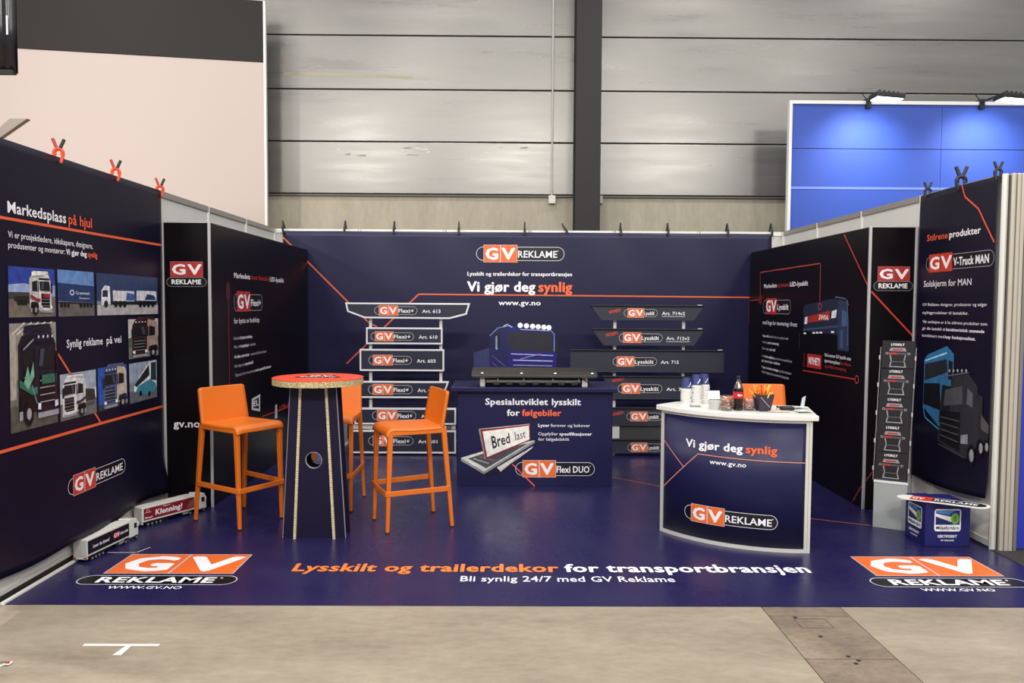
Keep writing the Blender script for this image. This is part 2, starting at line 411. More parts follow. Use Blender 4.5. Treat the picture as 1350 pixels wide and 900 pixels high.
# ================================================================== SETTING
# hall floor: two slabs with a covered service trench between them
fl = thing('floor', None, None, (0, -6, 0), kind='structure')
for x0, x1 in ((-14, 1.117), (1.549, 14)):
    MB().box(x0, -14, -.12, x1, 3.5, 0).build('concrete_slab', M_concrete_floor, fl)
MB().box(1.117, -14, -.12, 1.549, 3.5, -.03).build('trench_bed', DARK, fl)
ys = [-7.0, -6.3, -5.587, -5.10, -4.3]
for a, b in zip(ys, ys[1:]):
    MB().box(1.122, a+.003, -.02, 1.544, b-.003, 0).build('trench_cover', M_cover, fl)
MB().box(1.122, -4.3, -.02, 1.544, 3.4, 0).build('trench_cover', M_cover, fl)
A = Art((0, 0, 0), (1, 0, 0), (0, 1, 0), rough=.7); A.base = .0008
A.capsule(1.235, -5.25, 1.40, -5.135, .004, '#3f382f', r=.005); A.flush('inspection_hatch_outline', fl)
A.base = .0008
for cx, cy in ((1.33, -5.56), (1.36, -5.60), (1.335, -5.63), (1.29, -5.345), (1.25, -5.12)): A.disk(cx, cy, .011, '#1e1a16', n=10)
A.flush('screw_hole', fl)

# hall wall
wb = thing('wall_back', None, None, (0, 2.0, 0), kind='structure')
zs = [3.2, 3.94, 4.675, 5.43, 6.18, 6.93, 7.7]
for x0, x1 in ((-13, .68), (1.03, 13)):
    MB().box(x0, 2.0, 0, x1, 2.2, 3.185).build('concrete_panel', M_concrete, wb)
    for a, b in zip(zs, zs[1:]):
        MB().box(x0, 1.985, a+.008, x1, 2.15, b-.008).build('metal_panel', M_panel, wb, bevel=.006)
MB().box(-13, 2.15, 0, 13, 2.3, 7.7).build('backing', DARK, wb)
MB().box(-13, 1.96, 3.17, .68, 2.0, 3.19).build('drip_edge', mat('#5a5855', .5), wb)
MB().box(1.03, 1.96, 3.17, 13, 2.0, 3.19).build('drip_edge', mat('#5a5855', .5), wb)
A = Art((0, 1.985, 0), (1, 0, 0), (0, 0, 1), rough=.6)
A.poly([(-3.45, 4.86), (-3.45, 4.91), (-2.5, 4.90), (-1.62, 4.865), (-1.62, 4.82), (-2.5, 4.85)], '#9a9380')
A.poly([(-1.62, 4.82), (-1.62, 4.865), (-1.2, 4.87), (-1.2, 4.83)], '#a09e96'); A.flush('tape_residue', wb)
for i in range(16):
    x = random.choice((-2.6, -2.3, -1.6, -1.2, -.6, -.1))+random.uniform(-.2, .2); z = random.uniform(3.72, 3.9)
    wdt = random.uniform(.03, .2); A.poly([(x, z), (x+wdt, z-.004), (x+wdt*.9, z+random.uniform(.006, .03)), (x+.01, z+.012)], random.choice(('#c9c8c0', '#8b8a80', '#bdbcb0')))
A.flush('scuff_mark', wb)

col = thing('steel_column', 'dark grey steel column rising in front of the hall wall', 'column', (.855, 1.8, 0), kind='structure')
MB().box(.68, 1.66, 0, 1.03, 1.675, 7.7).build('flange', STEEL_DK, col)
MB().box(.68, 1.93, 0, 1.03, 1.945, 7.7).build('flange', STEEL_DK, col)
MB().box(.845, 1.675, 0, .865, 1.93, 7.7).build('web', STEEL_DK, col)

cd = thing('wall_conduit', 'thin vertical cable conduit left of the dark column, ending in a small box', 'conduit', (.375, 1.96, 3.1))
MB().tube([(.372, 1.965, 3.17), (.375, 1.965, 7.6)], .014, 8).build('pipe', mat('#aaa9a0', .45), cd, smooth=True)
MB().box(.325, 1.93, 3.075, .425, 1.985, 3.19).build('junction_box', mat('#c9c7bb', .5), cd, bevel=.006)
for z in (3.25, 3.95, 4.7, 5.42): MB().box(.352, 1.96, z, .395, 1.985, z+.02).build('pipe_clip', mat('#8e8d86', .5), cd)
tag(MB().box(1.035, 1.93, 3.08, 1.10, 2.0, 3.19).build('junction_box', mat('#aaa9a2', .5), at=(1.07, 1.96, 3.08), bevel=.006), 'small grey junction box just right of the dark column', 'box')

# tall white stand wall behind on the left, turned a little toward the hall
ang = math.atan2(-.5, -3.05); ux, uy = math.cos(ang), math.sin(ang)
lw = thing('display_wall', 'tall white neighbouring stand wall with a dark brown band along its top', 'wall', (-5.5, 1.2, 0))
def lwp(a, d, z): return Vector((-3.55+ux*a-uy*d*-1, 1.5+uy*a-ux*d*-1*-1, z))
nx, ny = (.162, -.987)
def lq(mb, a0, a1, d0, d1, z0, z1):
    vs = [(-3.55+ux*a+nx*d, 1.5+uy*a+ny*d, z) for z in (z0, z1) for d in (d0, d1) for a in (a0, a1)]
    return mb.add(vs, [(0, 2, 3, 1), (4, 5, 7, 6), (0, 1, 5, 4), (2, 6, 7, 3), (0, 4, 6, 2), (1, 3, 7, 5)])
lq(MB(), .03, 4.6, -.1, 0, 0, 4.885).build('white_panel', mat('#b3a69f', .6), lw)
lq(MB(), 4.61, 6.5, -.1, 0, 0, 4.885).build('white_panel', mat('#b3a69f', .6), lw)
lq(MB(), .03, 6.5, -.1, .01, 4.89, 5.70).build('dark_band', mat('#1e1a19', .6, spec=.3), lw)
lq(MB(), 0, .03, -.1, .012, 0, 5.72).build('edge_trim', WHITE, lw)
lq(MB(), 0, 6.5, -.1, .012, 5.70, 5.72).build('top_trim', mat('#b7b2ab', .5), lw)

# grey sloping board behind the left banner
tag(MB().prism([(-5.72, 3.26), (-5.62, 3.26), (-5.24, 3.52), (-5.42, 3.52)], lambda x, z: (x, -1.0, z), lambda x, z: (x, -.94, z)).build('sloping_shelf', mat('#6d6259', .55), at=(-5.5, -1, 3.3)), 'grey sloping board end poking up over the left banner', 'board')

# black fabric hanging top left
hb = thing('hanging_banner', 'black glossy fabric banner hanging in the top left corner', 'banner', (-3.6, -4.0, 3.2))
MB().grid(lambda a, b: (-4.4+a*.957, -4.0+.02*math.sin(a*26)+.01*math.sin(a*70), 3.12-.02*a+b*1.2), 60, 4).build('fabric', mat('#121016', .3), hb, smooth=True, solid=.006)
MB().box(-4.4, -4.02, 3.09, -3.45, -3.98, 3.115).build('hem_weight', DARK, hb)
A = Art((0, -4.035, 0), (1, 0, 0), (0, 0, 1)); A.rect(-3.475, 3.33, -3.462, 3.45, '#cfcdd2'); A.flush('white_mark', hb)

# ------------------------------------------------------------------ shell scheme walls
PST = ALU_W
def post_mb(x, y, z1=2.5, r=.02):
    m = MB(); n = 8
    m.lathe([(r, .0), (r, z1)], (x, y, 0), n); return m
def shell(name, axis, c, a0, a1, mods, extra_bottom=0.02, railm=None):
    W = thing(name, None, None, (c if axis == 'x' else 0, c if axis == 'y' else (a0+a1)/2, 0), kind='structure')
    for p in mods: (post_mb(c, p) if axis == 'x' else post_mb(p, c)).build('post', PST, W)
    for p, q in zip(mods, mods[1:]):
        a, b = p+.02, q-.02
        for nm, z0, z1, t, m in (('panel', .06, 2.46, .004, WHITE_SYS), ('rail', 2.455, 2.502, .016, railm or mat('#9c9a95', .4, .4)), ('rail', extra_bottom, .062, .016, ALU_W)):
            mb = MB()
            if axis == 'x': mb.box(c-t, a, z0, c+t, b, z1)
            else: mb.box(a, c-t, z0, b, c+t, z1)
            mb.build(nm, m, W)
    return W
shell('wall_left', 'x', -3.0, -5, 0, [-5, -4, -3, -2, -1, -.02], extra_bottom=.04)
shell('wall_right', 'x', 3.0, -4, 0, [-4, -3, -2, -1, -.02])
shell('wall_rear', 'y', 0.02, -3, 3, [-3, -2, -1, 0, 1, 2, 3], railm=mat('#e2e0da', .4))
MB().box(-2.992, -5.0, 0, -2.977, -.1, .005).build('painted_gap_shade', mat('#1a1918', .7), bpy.data.objects['wall_left'])  # dark strips stand in for the shade in the gap under the wall
MB().box(-2.997, -5.0, 0, -2.990, -.1, .034).build('painted_gap_shade', mat('#1a1918', .7), bpy.data.objects['wall_left'])
# white trim line on the floor along the left wall
tr = MB().box(-2.976, -4.98, 0, -2.955, -.1, .012).build('trim_1', mat('#e6e4de', .5), at=(-2.966, -2.5, 0)); tr['kind'] = 'structure'

# neighbour wall facing the aisle on the right
nw = thing('partition_wall', 'blue neighbouring partition wall beside the grey post at the right edge', 'wall', (3.6, -4.03, 0))
for x in (3.022, 3.055, 3.083):
    MB().box(x, -4.045, 0, x+.026, -4.0, 2.5).build('post', mat('#b7b0a4', .4, .2), nw, bevel=.008)
MB().box(3.02, -4.03, 0, 3.12, -4.0, 2.49).build('post_core', mat('#5b5750', .5), nw)
MB().box(3.112, -4.045, .0, 3.135, -4.005, 2.5).build('post', mat('#8c887f', .4, .5), nw, bevel=.004)
for a, b in ((3.137, 4.1), (4.14, 5.1)):
    MB().box(a, -4.03, .02, b, -4.015, 2.105).build('lower_panel', mat('#3036a0', .35), nw)
    MB().box(a, -4.03, 2.115, b, -4.015, 2.47).build('upper_panel', mat('#343aa6', .35), nw)
    MB().box(a, -4.035, 2.105, b, -4.01, 2.115).build('seam_strip', mat('#9aa0d8', .4), nw)
    MB().box(a, -4.035, 2.47, b, -4.0, 2.5).build('rail', ALU_W, nw)
tag(MB().box(2.985, -5.3, 0, 6, -3.0, .008).build('aisle_carpet', M_carpet, at=(4, -4.5, 0)), 'dark grey speckled carpet of the neighbouring stand at right edge', 'carpet')

# tall blue wall with two floodlights
bw = thing('backdrop_wall', 'tall bright blue stand wall with white frame behind the booth at right', 'wall', (5.8, 1.0, 0))
BL = mat('#3a53a6', .6, spec=.25)
for a, b in ((3.44, 5.4), (5.405, 7.4), (7.405, 9.4)):
    for z0, z1 in ((.02, 3.16), (3.19, 3.68), (3.69, 4.255)):
        MB().box(a, 1.0, z0, b, 1.03, z1).build('blue_panel', BL, bw)
    MB().box(a, .995, 3.16, b, 1.03, 3.19).build('seam_strip', mat('#6f86dd', .4), bw)
MB().box(3.40, .98, 0, 3.44, 1.06, 4.30).build('frame_post', WHITE, bw, bevel=.004)
MB().box(3.44, .98, 4.255, 9.4, 1.06, 4.30).build('frame_rail', WHITE, bw, bevel=.004)
def flood(x, ang, label):
    t = thing('floodlight', label, 'lamp', (x, 1.0, 4.28), group='black floodlights clamped on the blue wall')
    MB().box(x-.03, .95, 4.20, x+.03, 1.09, 4.33).build('clamp', DARK, t, bevel=.005)
    dx = -.25+.1*ang
    MB().tube([(x, .98, 4.30), (x+dx*.5, .75, 4.26), (x+dx, .42, 4.225)], .014, 8).build('arm', DARK, t, smooth=True)
    MB().tube([(x-.02, 1.0, 4.33), (x-.09, .98, 4.40)], .006, 6).build('knob', DARK, t)
    h = MB(); h.bar((x+dx-.05, .34, 4.19), (x+dx+.30, .34, 4.165), .22, .06); h.build('lamp_head', DARK, t, bevel=.01)
    for k in range(5):
        MB().bar((x+dx+.0+k*.055, .24, 4.225-k*.006), (x+dx+.0+k*.055, .44, 4.225-k*.006), .006, .03).build('cooling_fin', DARK, t)
    MB().bar((x+dx-.03, .34, 4.155), (x+dx+.28, .34, 4.13), .18, .008).build('lens', mat('#ffffff', .3, emit=6), t)
    d = bpy.data.lights.new('floodlight_beam', 'SPOT'); d.energy = 105; d.spot_size = 2.0; d.spot_blend = 1.0; d.color = (.86, .92, 1); d.shadow_soft_size = .06
    o = bpy.data.objects.new('floodlight_beam', d); COL.objects.link(o); o.parent = t
    o.location = (dx+.12, .34-1.0, -.17); o.rotation_euler = Vector((.0, .75, -.66)).to_track_quat('-Z', 'Y').to_euler()
flood(4.42, .5, 'black floodlight clamped on the blue wall, left one')
flood(5.9, 1.1, 'black floodlight clamped on the blue wall, right one')

# ------------------------------------------------------------------ navy vinyl floor with its print
vf = thing('vinyl_floor_covering', 'glossy dark navy vinyl floor of the stand with orange and white lettering', 'floor covering', (0, -2.5, 0))
MB().box(-2.95, -4.98, 0, 2.982, -.02, .004).build('vinyl_sheet', M_vinyl, vf)
A = Art((0, 0, .004), (1, 0, 0), (0, 1, 0), rough=.35)
def floor_logo(x0):
    A.rect(x0-.008, -4.515, x0+.768, -4.160, '#b9b4bc')
    A.rect(x0, -4.508, x0+.374, -4.167, OR); A.rect(x0+.386, -4.508, x0+.76, -4.167, OR)
    A.text('G', x0+.055, -4.462, .25, WH, x1=x0+.33, bold=.05); A.text('V', x0+.42, -4.462, .25, WH, x1=x0+.735, bold=.05)
    A.capsule(x0-.095, -4.70, x0+.83, -4.55+.0, .006, '#cfcdd4', fill='#0b0a10', r=.075)
    A.text('REKLAME', x0+.025, -4.665, .085, WH, x1=x0+.70, bold=.035); A.disk(x0+.73, -4.59, .008, WH, n=8)
    A.text('WWW.GV.NO', x0+.14, -4.765, .042, WH, x1=x0+.56, bold=.012)
floor_logo(-2.665); A.flush('logo', vf); floor_logo(1.98); A.flush('logo', vf)
A.texts([('Lysskilt og trailerdekor', '#ee7e34', .03), ('for transportbransjen', WH, .03)], -1.56, -4.462, .135, 1.60)
A.flush('headline_lettering', vf)
A.text('Bli synlig 24/7 med GV Reklame', -.53, -4.625, .088, WH, x1=.735, bold=.008); A.flush('subtitle_lettering', vf)
A.line([(-2.84, -4.13), (-2.66, -4.13), (-2.62, -4.02)], .008, '#cfccd6')
A.line([(.62, -1.80), (1.02, -2.16), (1.96, -3.23), (2.44, -3.46)], .010, '#d0653f'); A.flush('graphic_line', vf)
ft = thing('floor_tape', 'white tape mark shaped like a T on the bare concrete', 'tape', (-2.08, -5.5, 0))
MB().box(-2.266, -5.468, 0, -1.908, -5.448, .001).build('tape_strip', mat('#dedbd4', .6), ft)
MB().add([(-2.075, -5.565, .0012), (-2.035, -5.565, .0012), (-2.035, -5.46, .0012), (-2.06, -5.46, .0012)], [(0, 1, 2, 3)]).build('tape_strip', mat('#dedbd4', .6), ft)
sp = thing('litter_scrap', 'small torn white sticker scrap on the bare concrete at lower left', 'litter', (-2.53, -5.66, 0))
MB().grid(lambda a, b: (-2.575+a*.095, -5.69+b*.03+.02*a, .003+.004*math.sin(a*9)), 8, 2).build('paper', mat('#d8d4cc', .7), sp, solid=.001)
A = Art((0, 0, .009), (1, 0, 0), (0, 1, 0)); A.text('GV', -2.53, -5.665, .018, '#1a181c', bold=.03); A.rect(-2.50, -5.665, -2.485, -5.65, RD); A.flush('print', sp)

# ------------------------------------------------------------------ spring clamps
def clamp_proto(name, body, h1, h2, s=1.0, label='x', group='g'):
    t = thing(name, label, 'clamp', (0, 0, 0), group)
    m = MB(); pts = [(.023*s*math.cos(a), 0, .030*s+.024*s*math.sin(a)) for a in [PI*(-.18+1.36*k/9) for k in range(10)]]
    m.tube(pts, .0125*s, 6).build('spring_jaw', mat(body, .4), t, smooth=True)
    m = MB().bar((.024*s, 0, .02*s), (.012*s, 0, -.03*s), .020*s, .016*s); m.build('jaw', mat(body, .4), t, bevel=.002)
    m = MB().bar((-.024*s, 0, .02*s), (-.012*s, 0, -.03*s), .020*s, .016*s); m.build('jaw', mat(body, .4), t, bevel=.002)
    MB().bar((-.006*s, 0, .050*s), (-.030*s, 0, .115*s), .018*s, .018*s, .018*s, .018*s).build('handle', mat(h1, .4), t, bevel=.004)
    MB().bar((.006*s, 0, .050*s), (.032*s, 0, .113*s), .018*s, .018*s, .018*s, .018*s).build('handle', mat(h2, .4), t, bevel=.004)
    return t
c0 = clamp_proto('spring_clamp', '#d8461c', '#a83020', '#141214', 1.0, 'x', 'orange spring clamps on the left banner')
for i, (y, z, lb) in enumerate([(-4.37, 2.49, 'orange and black spring clamp on left banner top, nearest the aisle'), (-3.70, 2.49, 'orange and black spring clamp on left banner top, middle one'), (-3.03, 2.475, 'orange and black spring clamp at the inner end of left banner')]):
    o = c0 if i == 0 else copy_tree(c0); o.location = (-2.965, y, z); o.rotation_euler.z = .35; o['label'] = lb
c1 = clamp_proto('spring_clamp', '#15151a', '#1b1b20', '#1b1b20', 1.05, 'x', 'black spring clamps on the right banner')
for i, (y, lb, sc) in enumerate([(-3.13, 'small black spring clamp at the inner end of right banner', .8), (-3.56, 'black spring clamp on right banner where the orange line starts', 1.15), (-3.97, 'small black spring clamp on right banner beside the end post', .8)]):
    o = c1 if i == 0 else copy_tree(c1); o.location = (2.97, y, 2.49); o.scale = (sc, sc, sc); o.rotation_euler.z = -.2; o['label'] = lb
c2 = thing('banner_clip', 'x', 'clip', (0, 0, 0), 'black clips along the top of the rear banner')
MB().box(-.011, -.034, -.03, .011, -.026, .03).build('front_jaw', mat('#101218', .4), c2, bevel=.003)
MB().box(-.011, .044, -.03, .011, .052, .03).build('rear_jaw', mat('#101218', .4), c2, bevel=.003)
MB().bar((0, -.03, .02), (0, .01, .085), .016, .008).build('handle', mat('#101218', .4), c2, bevel=.002)
MB().bar((0, .048, .02), (0, .012, .085), .016, .008).build('handle', mat('#101218', .4), c2, bevel=.002)
xs = [-2.89, -2.17, -1.594, -.833, -.058, .437, 1.073, 1.63, 2.334, 2.853]
nm = ['first', 'second', 'third', 'fourth', 'fifth', 'sixth', 'seventh', 'eighth', 'ninth', 'last']
for i, x in enumerate(xs):
    o = c2 if i == 0 else copy_tree(c2); o.location = (x, 0, 2.485)
    o.rotation_euler.y = -.5 if i == 5 else (-.15 if i == 0 else 0)
    o['label'] = nm[i]+' black clip from the left on the rear banner top' if i not in (5,) else 'tilted black clip on rear banner in front of the dark column'
    if i == 0: o.scale = (1.2, 1.2, 1.35)

# ------------------------------------------------------------------ rear banner
def fold_back(u, v):
    t = max(0, (v-1.9)/.6); return .012*t*math.sin(u*7+v*3)*(.3+.7*abs(u)/3)+.006*math.sin(u*2.1+v*1.3)
rb = thing('rear_banner', 'wide dark navy rear banner with truck picture and orange lines', 'banner', (0, -.03, 0))
def rb_pos(u, v, l): return Vector((u, -.028-l+fold_back(u, v), v))
MB().grid(lambda a, b: rb_pos(-2.89+a*5.745, .02+b*2.455, 0), 120, 40).build('vinyl_sheet', NAVY, rb, smooth=True, solid=.002)
A = Art((0, 0, 0), (1, 0, 0), (0, 0, 1), pos=lambda u, v, l: rb_pos(u, v, l+.0025))
logo(A, -.627, 2.142, .410, 2.305, 'REKLAME', xr=.325); A.flush('logo', rb)
A.text('Lysskilt og trailerdekor for transportbransjen', -.729, 1.966, .044, WH, x1=.501, bold=.03)
A.texts([('Vi gjør deg', WH, .04), ('synlig', '#f06a3a', .04)], -.729, 1.782, .115, .502)
A.text('www.gv.no', -.361, 1.621, .058, WH, x1=.134, bold=.03); A.flush('headline_lettering', rb)
A.line([(-2.150, .923), (-1.302, 1.743), (.3, 1.738), (2.60, 1.728)], .017, '#d8603a')
A.line([(-2.885, 2.395), (-1.90, 1.415), (-1.8, 1.36)], .017, '#d8603a'); A.flush('graphic_line', rb)
# truck picture
A.poly([(-.653, .80), (-.653, 1.056), (-.467, 1.117), (-.466, .80)], '#2c3162')
A.poly([(-.47, .80), (-.462, 1.257), (-.37, 1.345), (-.25, 1.372), (-.23, .80)], '#141350')
A.poly([(-.24, .80), (-.25, 1.372), (0, 1.37), (.269, 1.327), (.302, 1.288), (.331, 1.048), (.326, .80)], '#18166a')
A.poly([(-.234, 1.085), (-.26, 1.311), (.256, 1.301), (.298, 1.068)], '#20202c')
A.poly([(-.407, 1.097), (-.408, 1.27), (-.341, 1.298), (-.347, 1.071)], '#0f0f1c')
A.poly([(-.395, 1.10), (-.395, 1.25), (-.375, 1.262), (-.372, 1.09)], '#8e9ac0')
A.poly([(.31, 1.06), (.31, 1.22), (.35, 1.208), (.345, 1.048)], '#0f0f1c')
A.line([(-.207, 1.045), (.285, 1.028)], .010, '#a9b0e6'); A.line([(-.181, .972), (.278, .961)], .012, '#a9b0e6')
A.line([(-.18, .912), (.272, .905)], .012, '#8288b8'); A.line([(-.10, .985), (.13, 1.045)], .008, '#8c94c8'); A.disk(.125, 1.04, .02, '#b0506a', ry=.009)
A.line([(-.46, 1.26), (-.37, 1.35), (-.25, 1.375)], .010, '#6d83b8'); A.line([(.256, 1.327), (.30, 1.28), (.30, 1.08)], .007, '#8f9fd0')
A.line([(-.30, 1.37), (-.26, 1.395), (-.2, 1.36)], .010, '#b8c4e0')
A.line([(-.43, 1.02), (-.28, .90)], .006, '#5a60b8'); A.line([(-.43, .94), (-.33, .85)], .006, '#5a60b8'); A.rect(-.10, .86, .20, .895, '#10101c')
A.line([(-.10, 1.335), (.24, 1.32)], .010, '#9ca6c8')
for x in (-.104, -.030, .043, .109, .175, .235): A.disk(x, 1.383-(x+.1)*.075, .031, '#f4f4fa', n=16)
A.flush('truck_picture', rb)

# ------------------------------------------------------------------ left banner
def lb_pos(u, v, l):
    n = .004*math.sin(u*3.1+v*2)
    t = max(0, (.42-v)/.27); n += .055*t*t*(.5+.5*math.sin(u*4.2+.6))+.01*t
    return Vector((-2.965+n+l, u, v))
lb = thing('side_banner', 'dark navy banner on the left wall with photographs of trucks', 'banner', (-2.96, -4.2, .15))
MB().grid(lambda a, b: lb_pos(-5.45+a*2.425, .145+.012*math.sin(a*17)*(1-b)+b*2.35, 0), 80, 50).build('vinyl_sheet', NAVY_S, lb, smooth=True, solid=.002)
A = Art((0, 0, 0), (0, 1, 0), (0, 0, 1), pos=lambda u, v, l: lb_pos(u, v, l+.0025))
A.texts([('Markedsplass', WH, .016), ('på hjul', '#e85f3c', .015)], -4.864, 2.106, .062, -4.018)
A.circ(-4.965, 2.072, .038, .013, '#e0603a'); A.line([(-4.925, 2.072), (-3.04, 2.072)], .016, '#e0603a')
A.flush('headline_lettering', lb)
A.text('Vi er prosjektledere, idéskapere, designere,', -4.866, 1.972, .036, WH, x1=-4.012)
A.texts([('produsenter og montører:', WH, 0.), ('Vi gjør deg', WH, .03), ('synlig', '#e85f3c', .03)], -4.867, 1.916, .034, -3.963); A.flush('body_lettering', lb)
A.line([(-5.45, .822), (-3.967, .822), (-3.04, .812)], .018, '#e0603a'); A.line([(-4.457, 1.338), (-3.967, .822)], .014, '#e0603a'); A.flush('graphic_line', lb)
A.text('Synlig reklame', -4.342, 1.345, .050, WH, x1=-3.92, bold=.008); A.text('på vei', -3.87, 1.345, .050, WH, x1=-3.67, bold=.008); A.flush('slogan_lettering', lb)
logo(A, -4.356, .428, -3.657, .532, 'REKLAME', '#c23a24'); A.flush('logo', lb)
def photo(x0, y0, x1, y1, sky, gnd, hz=.4, low=None):
    A.sub(x0, y0, x1, y1); A.rect(0, 0, 1, 1, sky)
    if low: A.poly([(0, hz), (0, hz+.22), (.3, hz+.26), (.7, hz+.2), (1, hz+.24), (1, hz)], low)
    A.rect(0, 0, 1, hz, gnd)
def inner(x0, y0, x1, y1, a, b, c, d, flip=False):
    X = lambda t: x0+(x1-x0)*t; Y = lambda t: y0+(y1-y0)*t
    A.sub(X(a), Y(b), X(c), Y(d), flip)
q = (-4.874, 1.539, -4.449, 1.818)       # white tractor with red stripe
photo(*q, '#2a3f96', '#6e655c', .42, '#8fa0c8'); A.poly([(.0, .36), (.0, .5), (.5, .5), (.5, .34)], '#3a3a36')
A.poly([(.1, .32), (.12, .42), (.45, .42), (.45, .26)], '#22201f')
for x in (.2, .27, .33): A.disk(x, .29, .045, '#141416', ry=.06, n=12)
inner(*q, .42, .06, .9, .9); cab34(A, '#d9d6d2', '#c9c6c4', accent='#8e2430'); A.poly([(.05, .92), (.05, 1.02), (.7, 1.02), (.7, .96)], '#e4e2de'); A.end(); A.flush('photo_print', lb)
q = (-4.420, 1.537, -4.012, 1.820)       # blue trailer
photo(*q, '#5f86bd', '#5e5a56', .32, '#9fb8d8'); A.poly([(0, .33), (0, .72), (1, .68), (1, .30)], '#1d3560'); A.line([(0, .30), (1, .27)], .03, '#15161c')
for x in (.08, .17, .26, .60, .70, .80, .9): A.disk(x, .24, .04, '#0d0d10', ry=.055, n=12)
A.circ(.36, .52, .06, .018, '#dfe6f2', n=14); A.text('Grønvest', .46, .48, .07, '#dfe6f2', x1=.86); A.text('Transport', .55, .38, .04, '#dfe6f2', x1=.86); A.end(); A.flush('photo_print', lb)
q = (-3.98, 1.538, -3.105, 1.818)        # tanker
photo(*q, '#27395f', '#a7a6a8', .24); A.poly([(0, .24), (0, .34), (1, .30), (1, .24)], '#6d7890')
A.rect(.24, .34, .58, .60, '#c9cbd2'); A.rect(.62, .36, .97, .62, '#c9cbd2'); A.poly([(.44, .36), (.46, .56), (.58, .52), (.6, .36)], '#3a5a94'); A.poly([(.76, .38), (.8, .54), (.93, .5), (.96, .38)], '#24365e')
A.rect(.2, .26, .97, .34, '#14161d'); A.poly([(.06, .24), (.07, .6), (.12, .72), (.19, .70), (.20, .26)], '#dfe0e4'); A.poly([(.075, .44), (.085, .6), (.16, .6), (.16, .44)], '#1d2940')
for x in (.13, .28, .35, .42, .68, .75, .82, .9): A.disk(x, .27, .03, '#0c0d12', ry=.085, n=12)
A.end(); A.flush('photo_print', lb)
q = (-4.874, .905, -4.451, 1.506)        # dark truck in a hall
photo(*q, '#8f8a80', '#54504a', .24, '#6a665e')
for k in range(5): A.line([(.05+k*.1, .9), (.3+k*.15, 1.0)], .018, '#c9c4b8')
A.rect(0, .3, .12, .9, '#a39e92'); inner(*q, .16, .06, 1.0, .93); cab34(A, '#1a1428', '#15121c', accent='#2f6a54', light='#cfd2da', hub='#9a98a4')
A.poly([(.1, .44), (.2, .62), (.25, .5), (.34, .66), (.36, .5), (.2, .36)], '#6fa58e'); A.line([(.3, .4), (.42, .2)], .02, '#5a8aa0'); A.line([(.1, .8), (.35, .9)], .02, '#8d8d98'); A.end(); A.flush('photo_print', lb)
q = (-3.566, 1.219, -3.105, 1.504)       # red-brown truck, front left
photo(*q, '#b9b7b4', '#6d706a', .3, '#4d5a48'); inner(*q, .1, .0, .98, 1.0, True); cab34(A, '#3a2226', '#a58a84', grille='#161214'); A.end(); A.flush('photo_print', lb)
q = (-4.420, .902, -4.018, 1.186)        # white construction truck
photo(*q, '#9aa5b4', '#67686a', .36, '#c3cad2'); A.poly([(.55, .3), (.6, .62), (.95, .56), (.97, .32)], '#2f2f32'); A.poly([(.5, .2), (.5, .3), (.95, .28), (.95, .2)], '#4a4a4c')
inner(*q, .05, .04, .68, .92, True); cab34(A, '#dad9d8', '#c9c9cb', accent='#3a3440'); A.end(); A.flush('photo_print', lb)
q = (-3.995, .902, -3.603, 1.19)         # blue-grey truck, blue sky
photo(*q, '#2550a8', '#33363e', .14); inner(*q, .16, .0, .98, 1.0, True); cab34(A, '#4b5a84', '#c2b49e', light='#d8e6f6', grille='#22283c'); A.end(); A.flush('photo_print', lb)
q = (-3.567, .898, -3.136, 1.186)        # bus
photo(*q, '#8d9aae', '#5c6068', .3, '#74838e'); A.poly([(.15, .28), (.16, .42), (.72, .98), (.98, .98), (.98, .3), (.6, .14)], '#d7dbdd')
A.poly([(.17, .44), (.7, .9), (.72, .62), (.24, .38)], '#1b222c'); A.poly([(.76, .5), (.78, .95), (.97, .95), (.97, .45)], '#26323c'); A.poly([(.2, .26), (.3, .40), (.75, .52), (.97, .36), (.9, .18), (.6, .12)], '#3a7f94')
A.disk(.38, .2, .05, '#0d0f12', ry=.07, n=12); A.disk(.7, .14, .05, '#0d0f12', ry=.07, n=12); A.end(); A.flush('photo_print', lb)

# ------------------------------------------------------------------ tall black display boxes along both walls
def display_box(sgn, label):
    t = thing('display_box', label, 'display box', (sgn*2.8, -1.5, 0))
    xi = sgn*2.60; xo = sgn*2.965; zt = 2.25
    a, b = sorted((xi+sgn*.004, xo))
    MB().box(a, -3.0, .01, b, -2.985, zt).build('front_panel', BLACKV, t)
    a, b = sorted((xi, xi+sgn*.012))
    MB().box(a, -2.985, .01, b, -.06, zt-.003).build('side_panel', BLACKV, t)
    a, b = sorted((xi+sgn*.012, xo))
    MB().box(a, -2.98, zt-.02, b, -.06, zt-.006).build('top_panel', mat('#121116', .5), t)
    for xx in (xi, xo):
        MB().box(xx-.010, -3.012, 0, xx+.010, -2.992, zt+.006).build('corner_profile', mat('#c9c8ca', .3, .4), t, bevel=.003)
    a, b = sorted((xi, xo)); MB().box(a, -3.01, zt, b, -2.99, zt+.007).build('top_profile', mat('#c9c8ca', .3, .4), t)
    MB().box(xi-.003, -2.99, zt-.003, xi+.003, -.06, zt+.004).build('top_edge', mat('#2a282e', .3), t)
    return t
BX = '#b9b7bf'
dl = display_box(-1, 'tall black display box along the left wall, front with stacked logo')
A = Art((0, -3.0, 0), (1, 0, 0), (0, 0, 1)); logo_v(A, -2.906, -2.655, 1.946, 1.829, -2.938, -2.624, 1.751, 1.824); A.flush('logo', dl)
A.text('gv.no', -2.901, .640, .058, WH, x1=-2.693, bold=.02); A.flush('web_lettering', dl)
A = Art((-2.60, 0, 0), (0, 1, 0), (0, 0, 1))
A.texts([('Markedets', WH, .02), ('mest fleksible', '#a82a2a', .02), ('LED-lysskilt', WH, .02)], -2.469, 1.842, .044, -1.025); A.flush('headline_lettering', dl)
